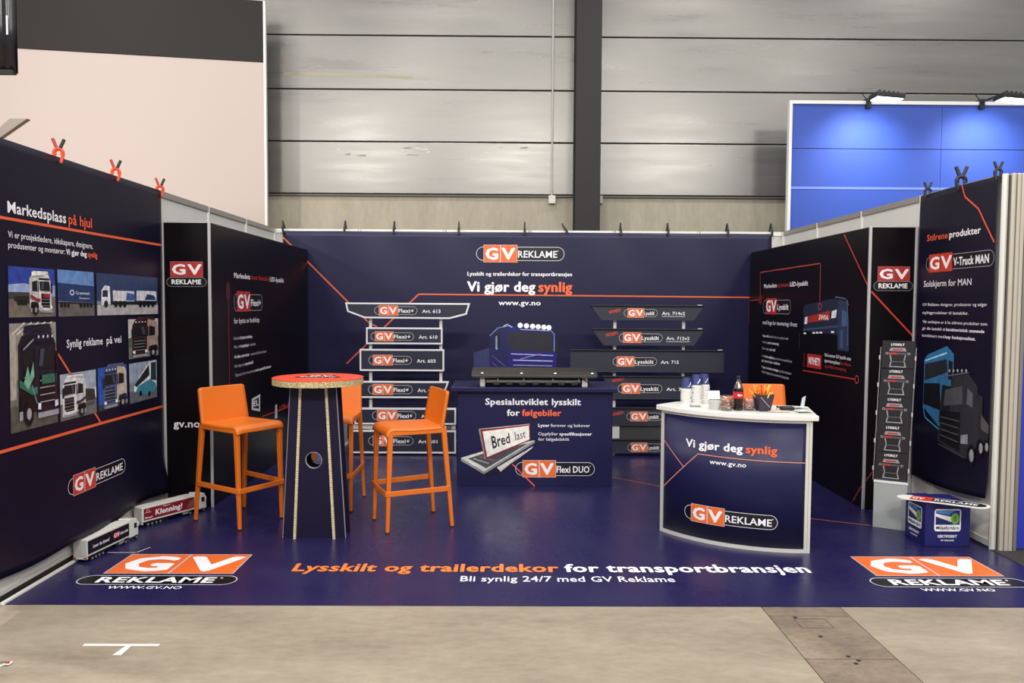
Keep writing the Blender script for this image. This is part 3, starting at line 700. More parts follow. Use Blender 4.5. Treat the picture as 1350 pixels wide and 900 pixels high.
A.capsule(-2.478, 1.556, -1.723, 1.706, .005, '#9a98a0', fill='#050407', r=.06); A.rect(-2.406, 1.551, -2.236, 1.729, RD); A.rect(-2.230, 1.551, -2.066, 1.729, RD)
A.text('G', -2.39, 1.58, .12, WH, x1=-2.25, bold=.04); A.text('V', -2.225, 1.58, .12, WH, x1=-2.075, bold=.04); A.text('Flexi+', -2.05, 1.60, .06, WH, x1=-1.77, bold=.02); A.flush('logo', dl)
A.text('for bytte av budskap', -2.482, 1.450, .045, WH, x1=-1.815)
for seg, y, x1 in (([('Enkelt', BX, 0.), ('å bytte budskap', WH, .02)], 1.310, -2.026), ([('Plass til', BX, 0.), ('4 tekstlinjer', WH, .02), ('i bredden', BX, 0.)], 1.236, -1.935),
                   ([('14 ulike størrelser', WH, .02), ('- passer alle førerhytter', BX, 0.)], 1.150, -1.623), ([('Kan lages på', BX, 0.), ('spesialmål', WH, .02)], 1.072, -2.019),
                   ([('Tilpasset for montering', BX, 0.), ('med spesialbraketter', WH, .02)], .992, -1.483)):
    A.texts(seg, -2.49, y, .026, x1)
A.flush('body_lettering', dl)
A.line([(-2.605, 1.80), (-2.605, .90)], .012, '#7e2026'); A.rect(-2.66, 1.66, -2.57, 1.79, '#4a1418'); A.line([(-.374, 2.138), (-.06, 1.80)], .012, '#4a2a30'); A.line([(-1.77, .544), (-1.30, .53), (-.838, .517)], .012, '#a02c2a'); A.flush('graphic_line', dl)
A.poly([(-2.06, .65), (-2.05, .75), (-1.815, .765), (-1.82, .60)], '#c7c5cc'); A.poly([(-2.02, .66), (-2.01, .73), (-1.85, .74), (-1.85, .63)], '#2a282e'); A.text('EL', -2.0, .67, .05, '#e8e6ea', x1=-1.87, bold=.03)
A.poly([(-1.37, .46), (-1.35, .60), (-1.29, .60), (-1.28, .46)], '#b9b7bf'); A.text('LDR-A', -1.20, .52, .05, '#b83a30', x1=-.86, bold=.02); A.flush('product_picture', dl)

dr = display_box(1, 'tall black display box along the right wall with truck picture and red lines')
A = Art((0, -3.0, 0), (1, 0, 0), (0, 0, 1)); logo_v(A, 2.668, 2.919, 1.942, 1.829, 2.634, 2.946, 1.752, 1.827); A.flush('logo', dr)
A.line([(2.622, 1.743), (2.955, 1.40)], .014, '#b8382c'); A.line([(2.622, .24), (2.70, .35), (2.85, .55)], .012, '#8e2a26'); A.flush('graphic_line', dr)
A.text('gv.no', 2.69, .640, .058, WH, x1=2.90, bold=.02); A.flush('web_lettering', dr)
A = Art((2.60, 0, 0), (0, -1, 0), (0, 0, 1))
A.line([(.425, 1.70), (.405, 2.006), (2.058, 2.019), (2.064, 1.64)], .011, '#b0403a'); A.circ(2.066, 1.625, .035, .009, '#b0403a')
A.line([(.041, 1.43), (.03, 1.69), (.44, 1.70)], .011, '#8c3a38'); A.line([(2.535, 2.235), (2.985, 1.79)], .014, '#b8382c'); A.line([(2.823, .02), (2.985, .20)], .012, '#8e2a26')
A.line([(1.712, 1.009), (2.80, 1.030)], .011, '#b0302c'); A.circ(2.84, 1.031, .035, .009, '#b0403a'); A.disk(.44, 1.70, .055, '#6a1a1c', ry=.06, n=14); A.flush('graphic_line', dr)
A.texts([('Markedets', WH, .01), ('tynneste', '#b03030', .01), ('LED-lysskilt', WH, .02)], .545, 1.826, .044, 1.783); A.flush('headline_lettering', dr)
A.capsule(.53, 1.545, 1.352, 1.692, .005, '#9a98a0', fill='#050407', r=.06); A.rect(.62, 1.538, .780, 1.712, RD); A.rect(.786, 1.538, .952, 1.712, RD)
A.text('G', .635, 1.57, .12, WH, x1=.77, bold=.04); A.text('V', .79, 1.57, .12, WH, x1=.945, bold=.04); A.text('Lysskilt', .98, 1.59, .06, WH, x1=1.30, bold=.02); A.flush('logo', dr)
A.text('med logo for montering i front', .53, 1.425, .045, WH, x1=1.529)
for seg, y, x1 in (([('Passer alle', WH, .02), ('lastebiler fra stor og nyere tider', BX, 0.)], 1.285, 1.317), ([('Enkel og', BX, 0.), ('rask montering', WH, .02)], 1.216, 1.045), ([('Kan lages', BX, 0.), ('på mål', WH, .02)], 1.146, .945),
                   ([('Har', BX, 0.), ('10 mm tykkelse', WH, .02), ('og svært lav strømforbruk', BX, 0.)], 1.060, 1.436), ([('gir jevnt lys i skiltet', WH, .01)], 1.010, 1.102), ([('Topp moderne design', WH, .02), ('og fullt dimbart', BX, 0.)], .938, 1.424), ([('Valgfri farge på lys, montert fra innsiden', BX, .01)], .885, 1.365)):
    A.texts(seg, .535, y, .026, x1)
A.flush('body_lettering', dr)
A.poly([(1.80, 1.05), (1.80, 1.178), (2.128, 1.182), (2.132, 1.052)], '#a82420'); A.line([(1.73, 1.05), (1.73, 1.17)], .02, '#6a1a1a'); A.text('NYHET!', 1.845, 1.085, .065, WH, x1=2.10, bold=.03); A.flush('news_box', dr)
A.text('Nå kommer GV lysskilt uten', 2.20, 1.178, .03, WH, x1=2.72); A.texts([('sponsorplass', WH, 0.), ('fra feste', '#b03030', 0.)], 2.20, 1.128, .03, 2.73); A.text('og enklere montering', 2.21, 1.080, .03, '#b03030', x1=2.64); A.flush('news_lettering', dr)
A.poly([(1.70, 1.39), (1.68, 1.60), (1.72, 1.64), (2.40, 1.70), (2.49, 1.66), (2.52, 1.42), (2.47, 1.38)], '#1d2438')
A.poly([(2.46, 1.25), (2.44, 1.69), (2.62, 1.665), (2.67, 1.50), (2.68, 1.25)], '#28344e'); A.poly([(2.51, 1.27), (2.51, 1.42), (2.56, 1.43), (2.56, 1.27)], '#31507c'); A.poly([(2.53, 1.46), (2.53, 1.60), (2.62, 1.58), (2.63, 1.46)], '#3d5a82')
A.poly([(1.80, 1.47), (1.80, 1.53), (2.29, 1.59), (2.29, 1.51)], '#a02820'); A.text('SWIA', 2.05, 1.505, .045, '#f0d8d0', x1=2.26, bold=.03, shear=.1)
A.poly([(1.72, 1.455), (1.73, 1.52), (1.79, 1.53), (1.79, 1.46)], '#d8dce0'); A.poly([(2.32, 1.52), (2.33, 1.585), (2.43, 1.60), (2.42, 1.53)], '#d8dce0')
A.line([(1.70, 1.40), (2.47, 1.455)], .02, '#3a4460')
for x in (1.71, 1.92, 2.0, 2.08, 2.33): A.rect(x, 1.36+(x-1.7)*.055, x+.06, 1.375+(x-1.7)*.055, '#dfe4ea')
A.line([(2.40, 1.71), (2.60, 1.69), (2.66, 1.64)], .012, '#4a5878'); A.line([(1.61, 1.22), (1.61, 1.36)], .014, '#2c303c'); A.line([(2.64, 1.68), (2.66, 1.30)], .008, '#5d7090'); A.flush('truck_picture', dr)

# ------------------------------------------------------------------ right banner
def rp_pos(u, v, l):
    n = .008*math.sin(u*6)*max(0, (v-2.2)/.3)+.003*math.sin(u*4+v*2); t = max(0, (.55-v)/.27); n += .05*t*t*(.5+.5*math.sin(u*5+2))
    return Vector((2.962-n-l, -u, v))
rbn = thing('side_banner', 'narrow dark navy banner on the right wall with two printed trucks', 'banner', (2.96, -3.55, .3))
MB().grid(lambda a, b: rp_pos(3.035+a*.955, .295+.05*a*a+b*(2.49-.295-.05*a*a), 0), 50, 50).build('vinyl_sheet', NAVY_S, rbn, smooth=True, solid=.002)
A = Art((0, 0, 0), (0, -1, 0), (0, 0, 1), pos=lambda u, v, l: rp_pos(u, v, l+.0025))
A.texts([('Stilrene', '#d8583a', .02), ('produkter', WH, .03)], 3.160, 2.130, .048, 3.83); A.flush('headline_lettering', rbn)
A.capsule(3.158, 1.90, 3.985, 2.010, .004, '#9a98a4', fill='#07060c', r=.055); A.rect(3.200, 1.888, 3.348, 2.024, '#c03824'); A.rect(3.354, 1.888, 3.502, 2.024, '#c03824')
A.text('G', 3.215, 1.912, .09, WH, x1=3.335, bold=.04); A.text('V', 3.36, 1.912, .09, WH, x1=3.495, bold=.04); A.text('V-Truck MAN', 3.52, 1.925, .058, WH, x1=3.93, bold=.03); A.flush('logo', rbn)
A.text('Solskjerm for MAN', 3.137, 1.780, .048, WH, x1=3.740)
A.text('GV Reklame designer, produserer og selger', 3.131, 1.634, .022, WH, x1=3.925); A.text('stylingprodukter til lastebiler.', 3.135, 1.573, .022, WH, x1=3.718)
A.text('Vår ambisjon er å ha stilrene produkter som', 3.140, 1.503, .022, WH, x1=3.933); A.texts([('gir din lastebil et', WH, 0.), ('karakteristisk utseende', WH, .03)], 3.142, 1.452, .022, 3.905)
A.texts([('kombinert med', WH, 0.), ('høy funksjonalitet.', WH, .03)], 3.145, 1.397, .022, 3.812); A.flush('body_lettering', rbn)
A.line([(3.60, 2.485), (3.64, 2.40), (3.795, 2.297), (3.975, 2.06)], .013, '#d8583a'); A.flush('graphic_line', rbn)
A.poly([(3.184, .86), (3.184, 1.22), (3.22, 1.26), (3.472, 1.341), (3.561, 1.287), (3.565, .80), (3.405, .74)], '#2f6d9c')
A.poly([(3.195, 1.06), (3.195, 1.19), (3.477, 1.245), (3.49, 1.15)], '#23262e'); A.poly([(3.50, 1.10), (3.50, 1.24), (3.55, 1.23), (3.55, 1.10)], '#15181e'); A.poly([(3.19, .88), (3.19, 1.04), (3.40, 1.06), (3.42, .86)], '#0f131b')
A.line([(3.19, .86), (3.22, .78), (3.40, .72)], .012, '#3a8ab8'); A.line([(3.20, 1.215), (3.47, 1.29)], .012, '#9fd0ea'); A.flush('blue_truck_picture', rbn)
A.poly([(3.40, .63), (3.40, .80), (3.43, 1.05), (3.47, 1.11), (3.743, 1.161), (3.848, 1.081), (3.885, .75), (3.82, .60), (3.72, .56)], '#2c2c32')
A.poly([(3.455, .90), (3.47, 1.02), (3.674, 1.07), (3.682, .94)], '#4a4c52'); A.poly([(3.73, .95), (3.735, 1.06), (3.795, 1.03), (3.80, .93)], '#5c5e66')
A.poly([(3.42, .64), (3.42, .86), (3.66, .88), (3.67, .60)], '#0b0b0e')
for k in range(4): A.line([(3.43, .68+k*.045), (3.65, .665+k*.05)], .006, '#5a5c64')
A.poly([(3.68, .66), (3.68, .72), (3.76, .74), (3.76, .67)], '#8a8c94'); A.line([(3.415, .61), (3.72, .57)], .012, '#3a3c42')
A.line([(3.47, 1.12), (3.74, 1.17)], .010, '#5a5c64'); A.poly([(3.865, 1.03), (3.865, .80), (3.915, .80), (3.91, 1.02)], '#26262b')
A.poly([(3.90, .80), (3.90, .90), (3.985, .84), (3.985, .76)], '#4e4c50'); A.poly([(3.88, .72), (3.88, .80), (3.985, .78), (3.985, .71)], '#232327')
for x, y, r in ((3.805, .60, .045), (3.905, .67, .036), (3.968, .69, .03)): A.disk(x, y, r, '#060608', ry=r*1.7); A.disk(x+.006, y, r*.55, '#8c8c92', ry=r*1.0)
for k in range(5): A.disk(3.52+k*.05, 1.165+k*.004, .012, '#9a9ca2', n=8)
A.flush('dark_truck_picture', rbn)
# ------------------------------------------------------------------ product sign racks
def inset(pts, d):
    n = len(pts); out = []
    for i in range(n):
        p0, p1, p2 = Vector(pts[i-1]), Vector(pts[i]), Vector(pts[(i+1) % n])
        a = (p1-p0).normalized(); b = (p2-p1).normalized(); na = Vector((-a.y, a.x)); nb = Vector((-b.y, b.x))
        m = (na+nb).normalized(); out.append(tuple(p1+m*d/max(.35, m.dot(na))))
    return out
def sign(pts, frame_m, face_m, fw, label, group, parts_cb, y=-.9):
    """pts counter-clockwise seen from the front (x, z)"""
    xs_ = [p[0] for p in pts]; cx = (min(xs_)+max(xs_))/2; z0 = min(p[1] for p in pts)
    t = thing('light_sign', label, 'sign', (cx, y, z0), group)
    inn = inset(pts, fw)
    MB().ring(pts, inn, lambda x, z: (x, y+.055, z), lambda x, z: (x, y, z)).build('frame', frame_m, t, bevel=.002)
    MB().prism(inn, lambda x, z: (x, y+.05, z), lambda x, z: (x, y+.004, z)).build('face', face_m, t)
    A = Art((0, y+.003, 0), (1, 0, 0), (0, 0, 1)); parts_cb(A, t); return t
FACE_L = mat('#23263a', .4); FACE_R = mat('#2b2d3b', .42); FR_W = mat('#dedde0', .35)
def lsign(pts, lx0, lz0, lx1, lz1, art, ax0, ax1, label):
    def cb(A, t):
        logo(A, lx0, lz0, lx1, lz1, 'Flexi+', fill='#1a1c2a', sq=(.55, 2.85)); A.flush('logo', t)
        A.text(art, ax0, lz0+(lz1-lz0)*.24, .036, WH, x1=ax1, bold=.015); A.flush('article_lettering', t)
    return sign(pts, FR_W, FACE_L, .017, label, 'white framed product signs on the left rack', cb)
kx = 1/3.752*.00806*1.0  # metres per zoomed pixel on the sign plane
def lx(p): return -1.985+(p-93)*(1.33/619)
def lz(p): return 1.637-(p-70)*(.00219)
lsign([(-1.985, 1.638), (-1.962, 1.540), (-1.778, 1.472), (-.874, 1.469), (-.691, 1.517), (-.655, 1.638)], lx(238), 1.512, lx(450), 1.600, 'Art. 613', lx(475), lx(565), 'wide light sign with slanted ends and white frame reading Art. 613')
lsign([(-1.763, 1.197), (-.949, 1.197), (-.949, 1.375), (-1.763, 1.375)], lx(220), 1.238, lx(433), 1.322, 'Art. 610', lx(458), lx(550), 'short rectangular light sign reading Art. 610')
lsign([(-1.832, .910), (-.931, .910), (-.931, 1.144), (-1.832, 1.144)], lx(208), .981, lx(422), 1.071, 'Art. 603', lx(448), lx(541), 'tall rectangular light sign reading Art. 603')
lsign([(-1.86, .620), (-.941, .620), (-.879, .800), (-1.92, .800)], lx(206), .665, lx(426), .758, 'Art. 604', lx(452), lx(545), 'light sign with slanting ends just below the Art. 603 sign')
lsign([(-1.89, .335), (-.803, .335), (-.803, .512), (-1.89, .512)], lx(226), .385, lx(444), .478, 'Art. 602', lx(470), lx(560), 'wide light sign second from the floor, behind the right stool seat')
lsign([(-1.941, .024), (-.803, .024), (-.803, .271), (-1.941, .271)], lx(206), .113, lx(430), .205, 'Art. 601', lx(455), lx(550), 'lowest light sign on the left rack reading Art. 601')
def rack(x0, x1, xo0, xo1, ztop, label):
    t = thing('sign_rack', label, 'rack', ((x0+x1)/2, -.8, 0))
    for x in (x0, x1):
        MB().box(x-.016, -.842, 0, x+.016, -.81, ztop).build('upright', ALU_W, t, bevel=.003)
        MB().box(x-.02, -.835, 0, x+.02, -.45, .022).build('foot', ALU_W, t, bevel=.003)
    for z in (.30, ztop-.1): MB().box(x0, -.81, z-.012, x1, -.79, z+.012).build('cross_bar', ALU, t)
    return t
rk = rack(-1.726, -.971, 0, 0, 1.60, 'aluminium rack carrying the white framed signs behind the stools')
MB().box(-1.93, -.87, .282, -.81, -.84, .325).build('shelf_bar', ALU_W, rk, bevel=.003)
for x in (-1.5, -1.0, -.88): MB().box(x-.03, -.885, .287, x+.03, -.87, .32).build('bracket', mat('#55565c', .5), rk)

def rsign(pts, lx0, lz0, lx1, lz1, art, ax0, ax1, label, news=None, lip=True):
    def cb(A, t):
        logo(A, lx0, lz0, lx1, lz1, 'Lysskilt', fill='#161722', sq=(.5, 2.65)); A.flush('logo', t)
        if art:
            A.text(art, ax0, lz0+(lz1-lz0)*.26, .034, WH, x1=ax1, bold=.015)
            if 'v2' in art: A.line([(ax0, lz0+.005), (ax1, lz0+.005)], .004, WH)
            A.flush('article_lettering', t)
        if news:
            A.map = lambda u, v: (news[0]+u*math.cos(.2)-v*math.sin(.2), news[1]+u*math.sin(.2)+v*math.cos(.2))
            A.text('NYHET!', 0, 0, .032, '#d8452c', x1=.125, bold=.03); A.end(); A.flush('news_lettering', t)
        if lip:
            zt = max(p[1] for p in pts); xa = min(p[0] for p in pts); xb = max(p[0] for p in pts)
            MB().box(xa, -.915, zt-.002, xb, -.85, zt+.012).build('top_lip', mat('#0e0e12', .4), t, bevel=.003)
            MB().box(xb-.075, -.918, zt+.012, xb-.03, -.90, zt+.018).build('light_strip', mat('#d8d8dc', .4), t)
    return sign(pts, mat('#1f202a', .4), FACE_R, .006, label, 'dark product signs on the right rack', cb)
def rx(p): return .626+(p-143)*(1.225/567)
rsign([(.739, 1.466), (1.735, 1.466), (1.845, 1.618), (.630, 1.618)], rx(310), 1.505, rx(476), 1.585, 'Art. 714v2', rx(498), rx(612), 'topmost dark trapezoid light sign on the right rack, Art. 714v2', (rx(238), 1.535))
rsign([(.771, 1.196), (1.739, 1.196), (1.851, 1.366), (.643, 1.366)], rx(287), 1.236, rx(502), 1.325, 'Art. 712v2', rx(522), rx(636), 'second dark trapezoid light sign on the right rack, Art. 712v2', (rx(224), 1.29))
rsign([(.414, .910), (2.07, .910), (2.07, 1.140), (.414, 1.140)], rx(258), .982, rx(476), 1.068, 'Art. 715', rx(496), rx(585), 'long dark rectangular light sign on the right rack, Art. 715')
rsign([(.869, .620), (1.80, .620), (1.91, .858), (.768, .858)], rx(284), .690, rx(504), .780, 'Art. 711', rx(526), rx(625), 'dark light sign behind the paper cup stacks', (rx(258), .80))
rsign([(.70, .333), (1.78, .333), (1.78, .520), (.70, .520)], rx(330), .392, rx(505), .475, None, 0, 0, 'dark light sign near the floor with slanted news lettering', (rx(256), .435))
rsign([(.70, .037), (1.80, .037), (1.80, .180), (.70, .180)], rx(336), .060, rx(510), .140, None, 0, 0, 'lowest dark light sign on the right rack')
rk2 = rack(.901, 1.642, 0, 0, 1.58, 'aluminium rack carrying the dark signs on the right')
MB().box(.70, -.87, .19, 1.80, -.835, .325).build('shelf_bar', mat('#3a3b3c', .45), rk2, bevel=.003)
MB().box(.88, -.888, .195, .955, -.868, .325).build('bracket', mat('#c9c9c4', .4), rk2)
bxw = thing('floor_box', 'small white box on the floor behind the round table', 'box', (-2.25, -.4, 0))
MB().box(-2.42, -.5, .03, -2.10, -.25, .29).build('body', mat('#c2c4ca', .5), bxw, bevel=.008)
MB().box(-2.43, -.52, .0, -2.09, -.24, .03).build('base', mat('#d9d9dc', .4), bxw, bevel=.004)

# ------------------------------------------------------------------ centre plinth counter
cb = thing('display_counter', 'navy box counter in the centre showing a wide load sign print', 'counter', (0, -2.0, 0))
MB().box(-.70, -2.275, 0, .685, -1.78, .853).build('body', NAVY_CTR, cb, bevel=.006)
MB().box(-.757, -2.325, .853, .716, -1.72, .895).build('top', NAVY_CTR, cb, bevel=.006)
A = Art((0, -2.275, 0), (1, 0, 0), (0, 0, 1))
A.text('Spesialutviklet', -.450, .736, .056, WH, x1=.105, bold=.03); A.text('lysskilt', .143, .736, .056, WH, x1=.398, bold=.03)
A.texts([('for', WH, .03), ('følgebiler', '#f0683c', .03)], -.257, .638, .056, .226); A.flush('headline_lettering', cb)
A.texts([('Lyser', WH, .03), ('forover og bakover', WH, 0.)], .022, .540, .027, .484); A.texts([('Oppfyller', WH, 0.), ('spesifikasjoner', WH, .03)], .022, .464, .027, .501)
A.text('for følgebilskilt', .023, .416, .027, WH, x1=.299); A.flush('body_lettering', cb)
A.line([(-.204, .200), (-.010, .009)], .011, '#e0603a'); A.flush('graphic_line', cb)
logo(A, -.180, .100, .529, .222, 'Flexi DUO', xr=.482); A.flush('logo', cb)
A.poly([(-.46, .10), (-.30, .12), (-.25, .17), (-.33, .15)], '#0c0b1c')
A.poly([(-.667, .257), (-.482, .315), (-.009, .420), (-.008, .396), (-.461, .112), (-.667, .232)], '#8f8e8a')
A.poly([(-.667, .257), (-.482, .315), (-.009, .420), (-.461, .135)], '#d2d1cc'); A.poly([(-.605, .252), (-.48, .293), (-.06, .395), (-.44, .165)], '#4a4a50')
A.line([(-.55, .25), (-.42, .21)], .012, '#9a9a9a'); A.line([(-.5, .27), (-.35, .23)], .01, '#6d6d70')
A.poly([(-.346, .172), (-.022, .365), (-.035, .345), (-.312, .138)], '#dcdad4'); A.line([(-.312, .135), (-.076, .330)], .006, '#8a8984')
A.poly([(-.510, .513), (-.494, .513), (-.440, .247), (-.454, .247)], '#8c8c88'); A.poly([(-.510, .513), (-.500, .520), (-.054, .567), (-.054, .555)], '#b5b4ae')
A.poly([(-.494, .510), (-.054, .562), (-.049, .420), (-.445, .245)], '#8e1f2c'); A.poly([(-.474, .496), (-.062, .550), (-.057, .427), (-.432, .267)], '#eeece6')
def pm(u, v):   # words follow the tilted plate
    a = Vector((-.474, .496)).lerp(Vector((-.062, .550)), u); b = Vector((-.432, .267)).lerp(Vector((-.057, .427)), u); r = b.lerp(a, v); return (r.x, r.y)
A.map = pm; A.text('Bred', .16, .24, .52, '#17161a', x1=.56, bold=.02); A.text('last', .68, .24, .52, '#17161a', x1=.92, bold=.0); A.end(); A.flush('sign_picture', cb)

fs = thing('folding_light_sign', 'long black folded light sign with white screws lying on the centre counter', 'light sign', (0, -2.15, .895))
BK = mat('#25241f', .4); BK2 = mat('#171614', .38)
MB().prism([(-2.30, .985), (-2.30, 1.0), (-2.24, 1.03), (-2.02, 1.05), (-2.0, .985)], lambda y, z: (-.575, y, z), lambda y, z: (.545, y, z)).build('lid', BK, fs, bevel=.004)
MB().box(-.565, -2.302, .982, .535, -2.292, .990).build('lid_edge', mat('#3a392f', .4), fs)
MB().prism([(-2.24, .91), (-2.255, .93), (-2.24, .985), (-2.03, .985), (-2.03, .91)], lambda y, z: (-.45, y, z), lambda y, z: (.40, y, z)).build('housing', BK2, fs, bevel=.004)
for x0, x1 in ((-.50, -.455), (.41, .46)):
    MB().box(x0, -2.26, .895, x1, -2.03, .985).build('end_bracket', mat('#b7b5aa', .4), fs, bevel=.004)
MB().box(-.50, -2.265, .975, -.36, -2.25, .985).build('bracket_tab', mat('#b7b5aa', .4), fs)
for x in (-.48, -.13, .17, .50): MB().lathe([(.0, 0), (.013, .002), (.011, .010), (0, .013)], (x, -2.275, 1.012), 12).build('screw_cap', mat('#e8e6e0', .4), fs, smooth=True)
for x in (-.34, -.11, .15, .38): MB().bar((x-.004, -2.258, .962), (x+.004, -2.258, .962), .012, .016).build('screw_cap', mat('#c9c7c0', .4), fs)
for x in [-.38+i*.116 for i in range(7)]: MB().box(x, -2.26, .913, x+.055, -2.25, .937).build('vent_cell', mat('#2c2422', .5), fs)
MB().tube([(.36, -2.24, .97), (.42, -2.27, .965), (.47, -2.26, .935), (.475, -2.26, .905)], .005, 6).build('cable', DARK, fs, smooth=True)

# ------------------------------------------------------------------ round high table of cardboard
tb = thing('bar_table', 'round orange topped high table on dark honeycomb cardboard legs', 'table', (-1.595, -3.66, 0))
cx, cy, R0 = -1.590, -3.665, .312
MB().lathe([(R0, 1.063), (R0, 1.104)], (cx, cy, 0), 64).build('tabletop', M_honey, tb)
MB().lathe([(R0+.001, 1.104), (R0+.001, 1.108)], (cx, cy, 0), 64).build('top_print', mat('#e2492a', .4), tb)
A = Art((cx, cy, 1.108), (1, 0, 0), (0, 1, 0))
A.capsule(-.16, -.05, .16, .03, .006, '#151014', fill='#151014'); A.rect(-.10, .04, .10, .13, '#1b1418'); A.text('GV', -.08, .055, .06, '#f2efe8', x1=.08, bold=.04); A.text('REKLAME', -.12, -.03, .04, '#f2efe8', x1=.12, bold=.03); A.flush('logo', tb)
NP = mat('#150f2c', .5, spec=.25)
def holed(name, outer, c, r, y0, y1):
    angs = sorted([2*PI*k/28 for k in range(28)]+[math.atan2(p[1]-c[1], p[0]-c[0]) % (2*PI) for p in outer])
    O = []; I = []
    for a in angs:
        d = (math.cos(a), math.sin(a)); best = 9
        for i in range(len(outer)):
            p, q = outer[i], outer[(i+1) % len(outer)]; e = (q[0]-p[0], q[1]-p[1]); den = d[0]*e[1]-d[1]*e[0]
            if abs(den) < 1e-9: continue
            wx, wy = p[0]-c[0], p[1]-c[1]; t = (wx*e[1]-wy*e[0])/den; s_ = (wx*d[1]-wy*d[0])/den
            if t > 1e-6 and -1e-6 <= s_ <= 1+1e-6: best = min(best, t)
        O.append((c[0]+d[0]*best, c[1]+d[1]*best)); I.append((c[0]+d[0]*r, c[1]+d[1]*r))
    MB().ring(O, I, lambda x, z: (x, y1, z), lambda x, z: (x, y0, z)).build(name, NP, tb)
    MB().ring([(c[0]+(a-c[0])*1.001, c[1]+(b-c[1])*1.001) for a, b in I], [(c[0]+(a-c[0])*.97, c[1]+(b-c[1])*.97) for a, b in I], lambda x, z: (x, y1+.001, z), lambda x, z: (x, y0-.001, z)).build('hole_edge', mat('#b8b6bc', .5), tb)
for ya, s_ in ((-3.81, 1), (-3.67, 1)):
    holed('leg_panel', [(-1.805, .004), (-1.372, .004), (-1.432, 1.063), (-1.745, 1.063)], (-1.588, .548), .057, ya, ya+.016)
for xb, xt in ((-1.721, -1.674), (-1.449, -1.500)):
    MB().prism([(-3.828, 0), (-3.50, 0), (-3.53, 1.063), (-3.822, 1.063)], lambda y, z: (xb+(xt-xb)*z/1.063-.0085, y, z), lambda y, z: (xb+(xt-xb)*z/1.063+.0085, y, z)).build('cross_panel', M_honey_z, tb)
for x0, x1 in ((-1.806, -1.7465), (-1.372, -1.4325)):
    MB().bar((x0, -3.802, 0), (x1, -3.802, 1.06), .004, .017).build('board_edge', mat('#8c8a90', .6), tb)

# ------------------------------------------------------------------ orange stools
def make_stool():
    t = thing('bar_stool', 'x', 'stool', (0, 0, 0), 'orange plastic stools')
    OP = ORANGE_PL; sw, sd, sh = .205, .19, .745
    # seat: shallow shell rolling down at the front
    prof = [(-.20, .742), (-.12, .738), (.02, .736), (.12, .742), (.170, .744), (.194, .738), (.208, .722), (.212, .700)]
    def seat(a, b):
        k = b*(len(prof)-1); i = min(int(k), len(prof)-2); f = k-i
        x = prof[i][0]*(1-f)+prof[i+1][0]*f; z = prof[i][1]*(1-f)+prof[i+1][1]*f
        s_ = (a-.5)*2; y = .205*s_; z -= .012*(abs(s_)**6)+.0
        return (x, y, z-.010+.006*s_*s_)
    MB().grid(seat, 16, 28).build('seat', OP, t, smooth=True, solid=.022)
    for s_ in (-1, 1):
        MB().bar((-.20, s_*.197, .715), (.19, s_*.197, .715), .014, .045).build('apron', OP, t, bevel=.004)
    # backrest
    pts = [(-.205, .735), (.205, .735), (.203, .90), (.198, .965), (.188, .985), (.165, .992), (-.165, .992), (-.188, .985), (-.198, .965), (-.203, .90)]
    def bk(off): return lambda y, z: (-.200-.16*(z-.735)+off+.05*(y*y/.04)*.25, y, z)
    m = MB(); nu, nv = 14, 8
    def bgrid(a, b):
        z = .735+b*.257; t_ = max(0, (z-.970)/.022); y = (a-.5)*2*(.207-.008*b-.020*(1-math.sqrt(max(0, 1-t_*t_))))
        return (-.203-.17*(z-.735)+.012*(y/.2)**2, y, z)
    m.grid(bgrid, nu, 40).build('backrest', OP, t, smooth=True, solid=.020)
    tops = {}
    for sx in (-1, 1):
        for sy in (-1, 1):
            top = (.192 if sx > 0 else -.202, sy*.188, .735 if sx < 0 else .720); ft_ = (.215 if sx > 0 else -.262, sy*(.188 if sx > 0 else .215), 0)
            MB().bar(ft_, top, .022, .026, .034, .038, up=(1, 0, 0)).build('leg', OP, t, bevel=.005)
            MB().bar(ft_, tuple(Vector(ft_).lerp(Vector(top), .014)), .0235, .0275, up=(1, 0, 0)).build('foot_cap', mat('#3a2412', .5), t)
            tops[(sx, sy)] = (Vector(ft_).lerp(Vector(top), .285/.73))
    L = lambda a: tuple(tops[a])
    for sy in (-1, 1):
        a = tops[(1, sy)]+Vector((.02, sy*.012, 0)); b = tops[(-1, sy)]+Vector((0, sy*.012, 0))
        MB().bar(b, a, .012, .038).build('foot_rest', OP, t, bevel=.004)
    MB().bar(tops[(1, -1)]+Vector((.02, -.012, 0)), tops[(1, 1)]+Vector((.02, .012, 0)), .012, .038).build('foot_rest', OP, t, bevel=.004)
    return t
st = make_stool()
for i, (x, y, a, lb) in enumerate([(-2.238, -3.362, -33.5, 'orange bar stool left of the round table'), (-.981, -3.44, 204, 'orange bar stool right of the round table, its backrest to the right'),
                                   (-1.665, -2.93, -88.5, 'orange bar stool standing behind the round table'), (1.775, -3.13, -92, 'orange stool mostly hidden behind the curved counter')]):
    o = st if i == 0 else copy_tree(st); o.location = (x, y, .004); o.rotation_euler.z = math.radians(a); o['label'] = lb

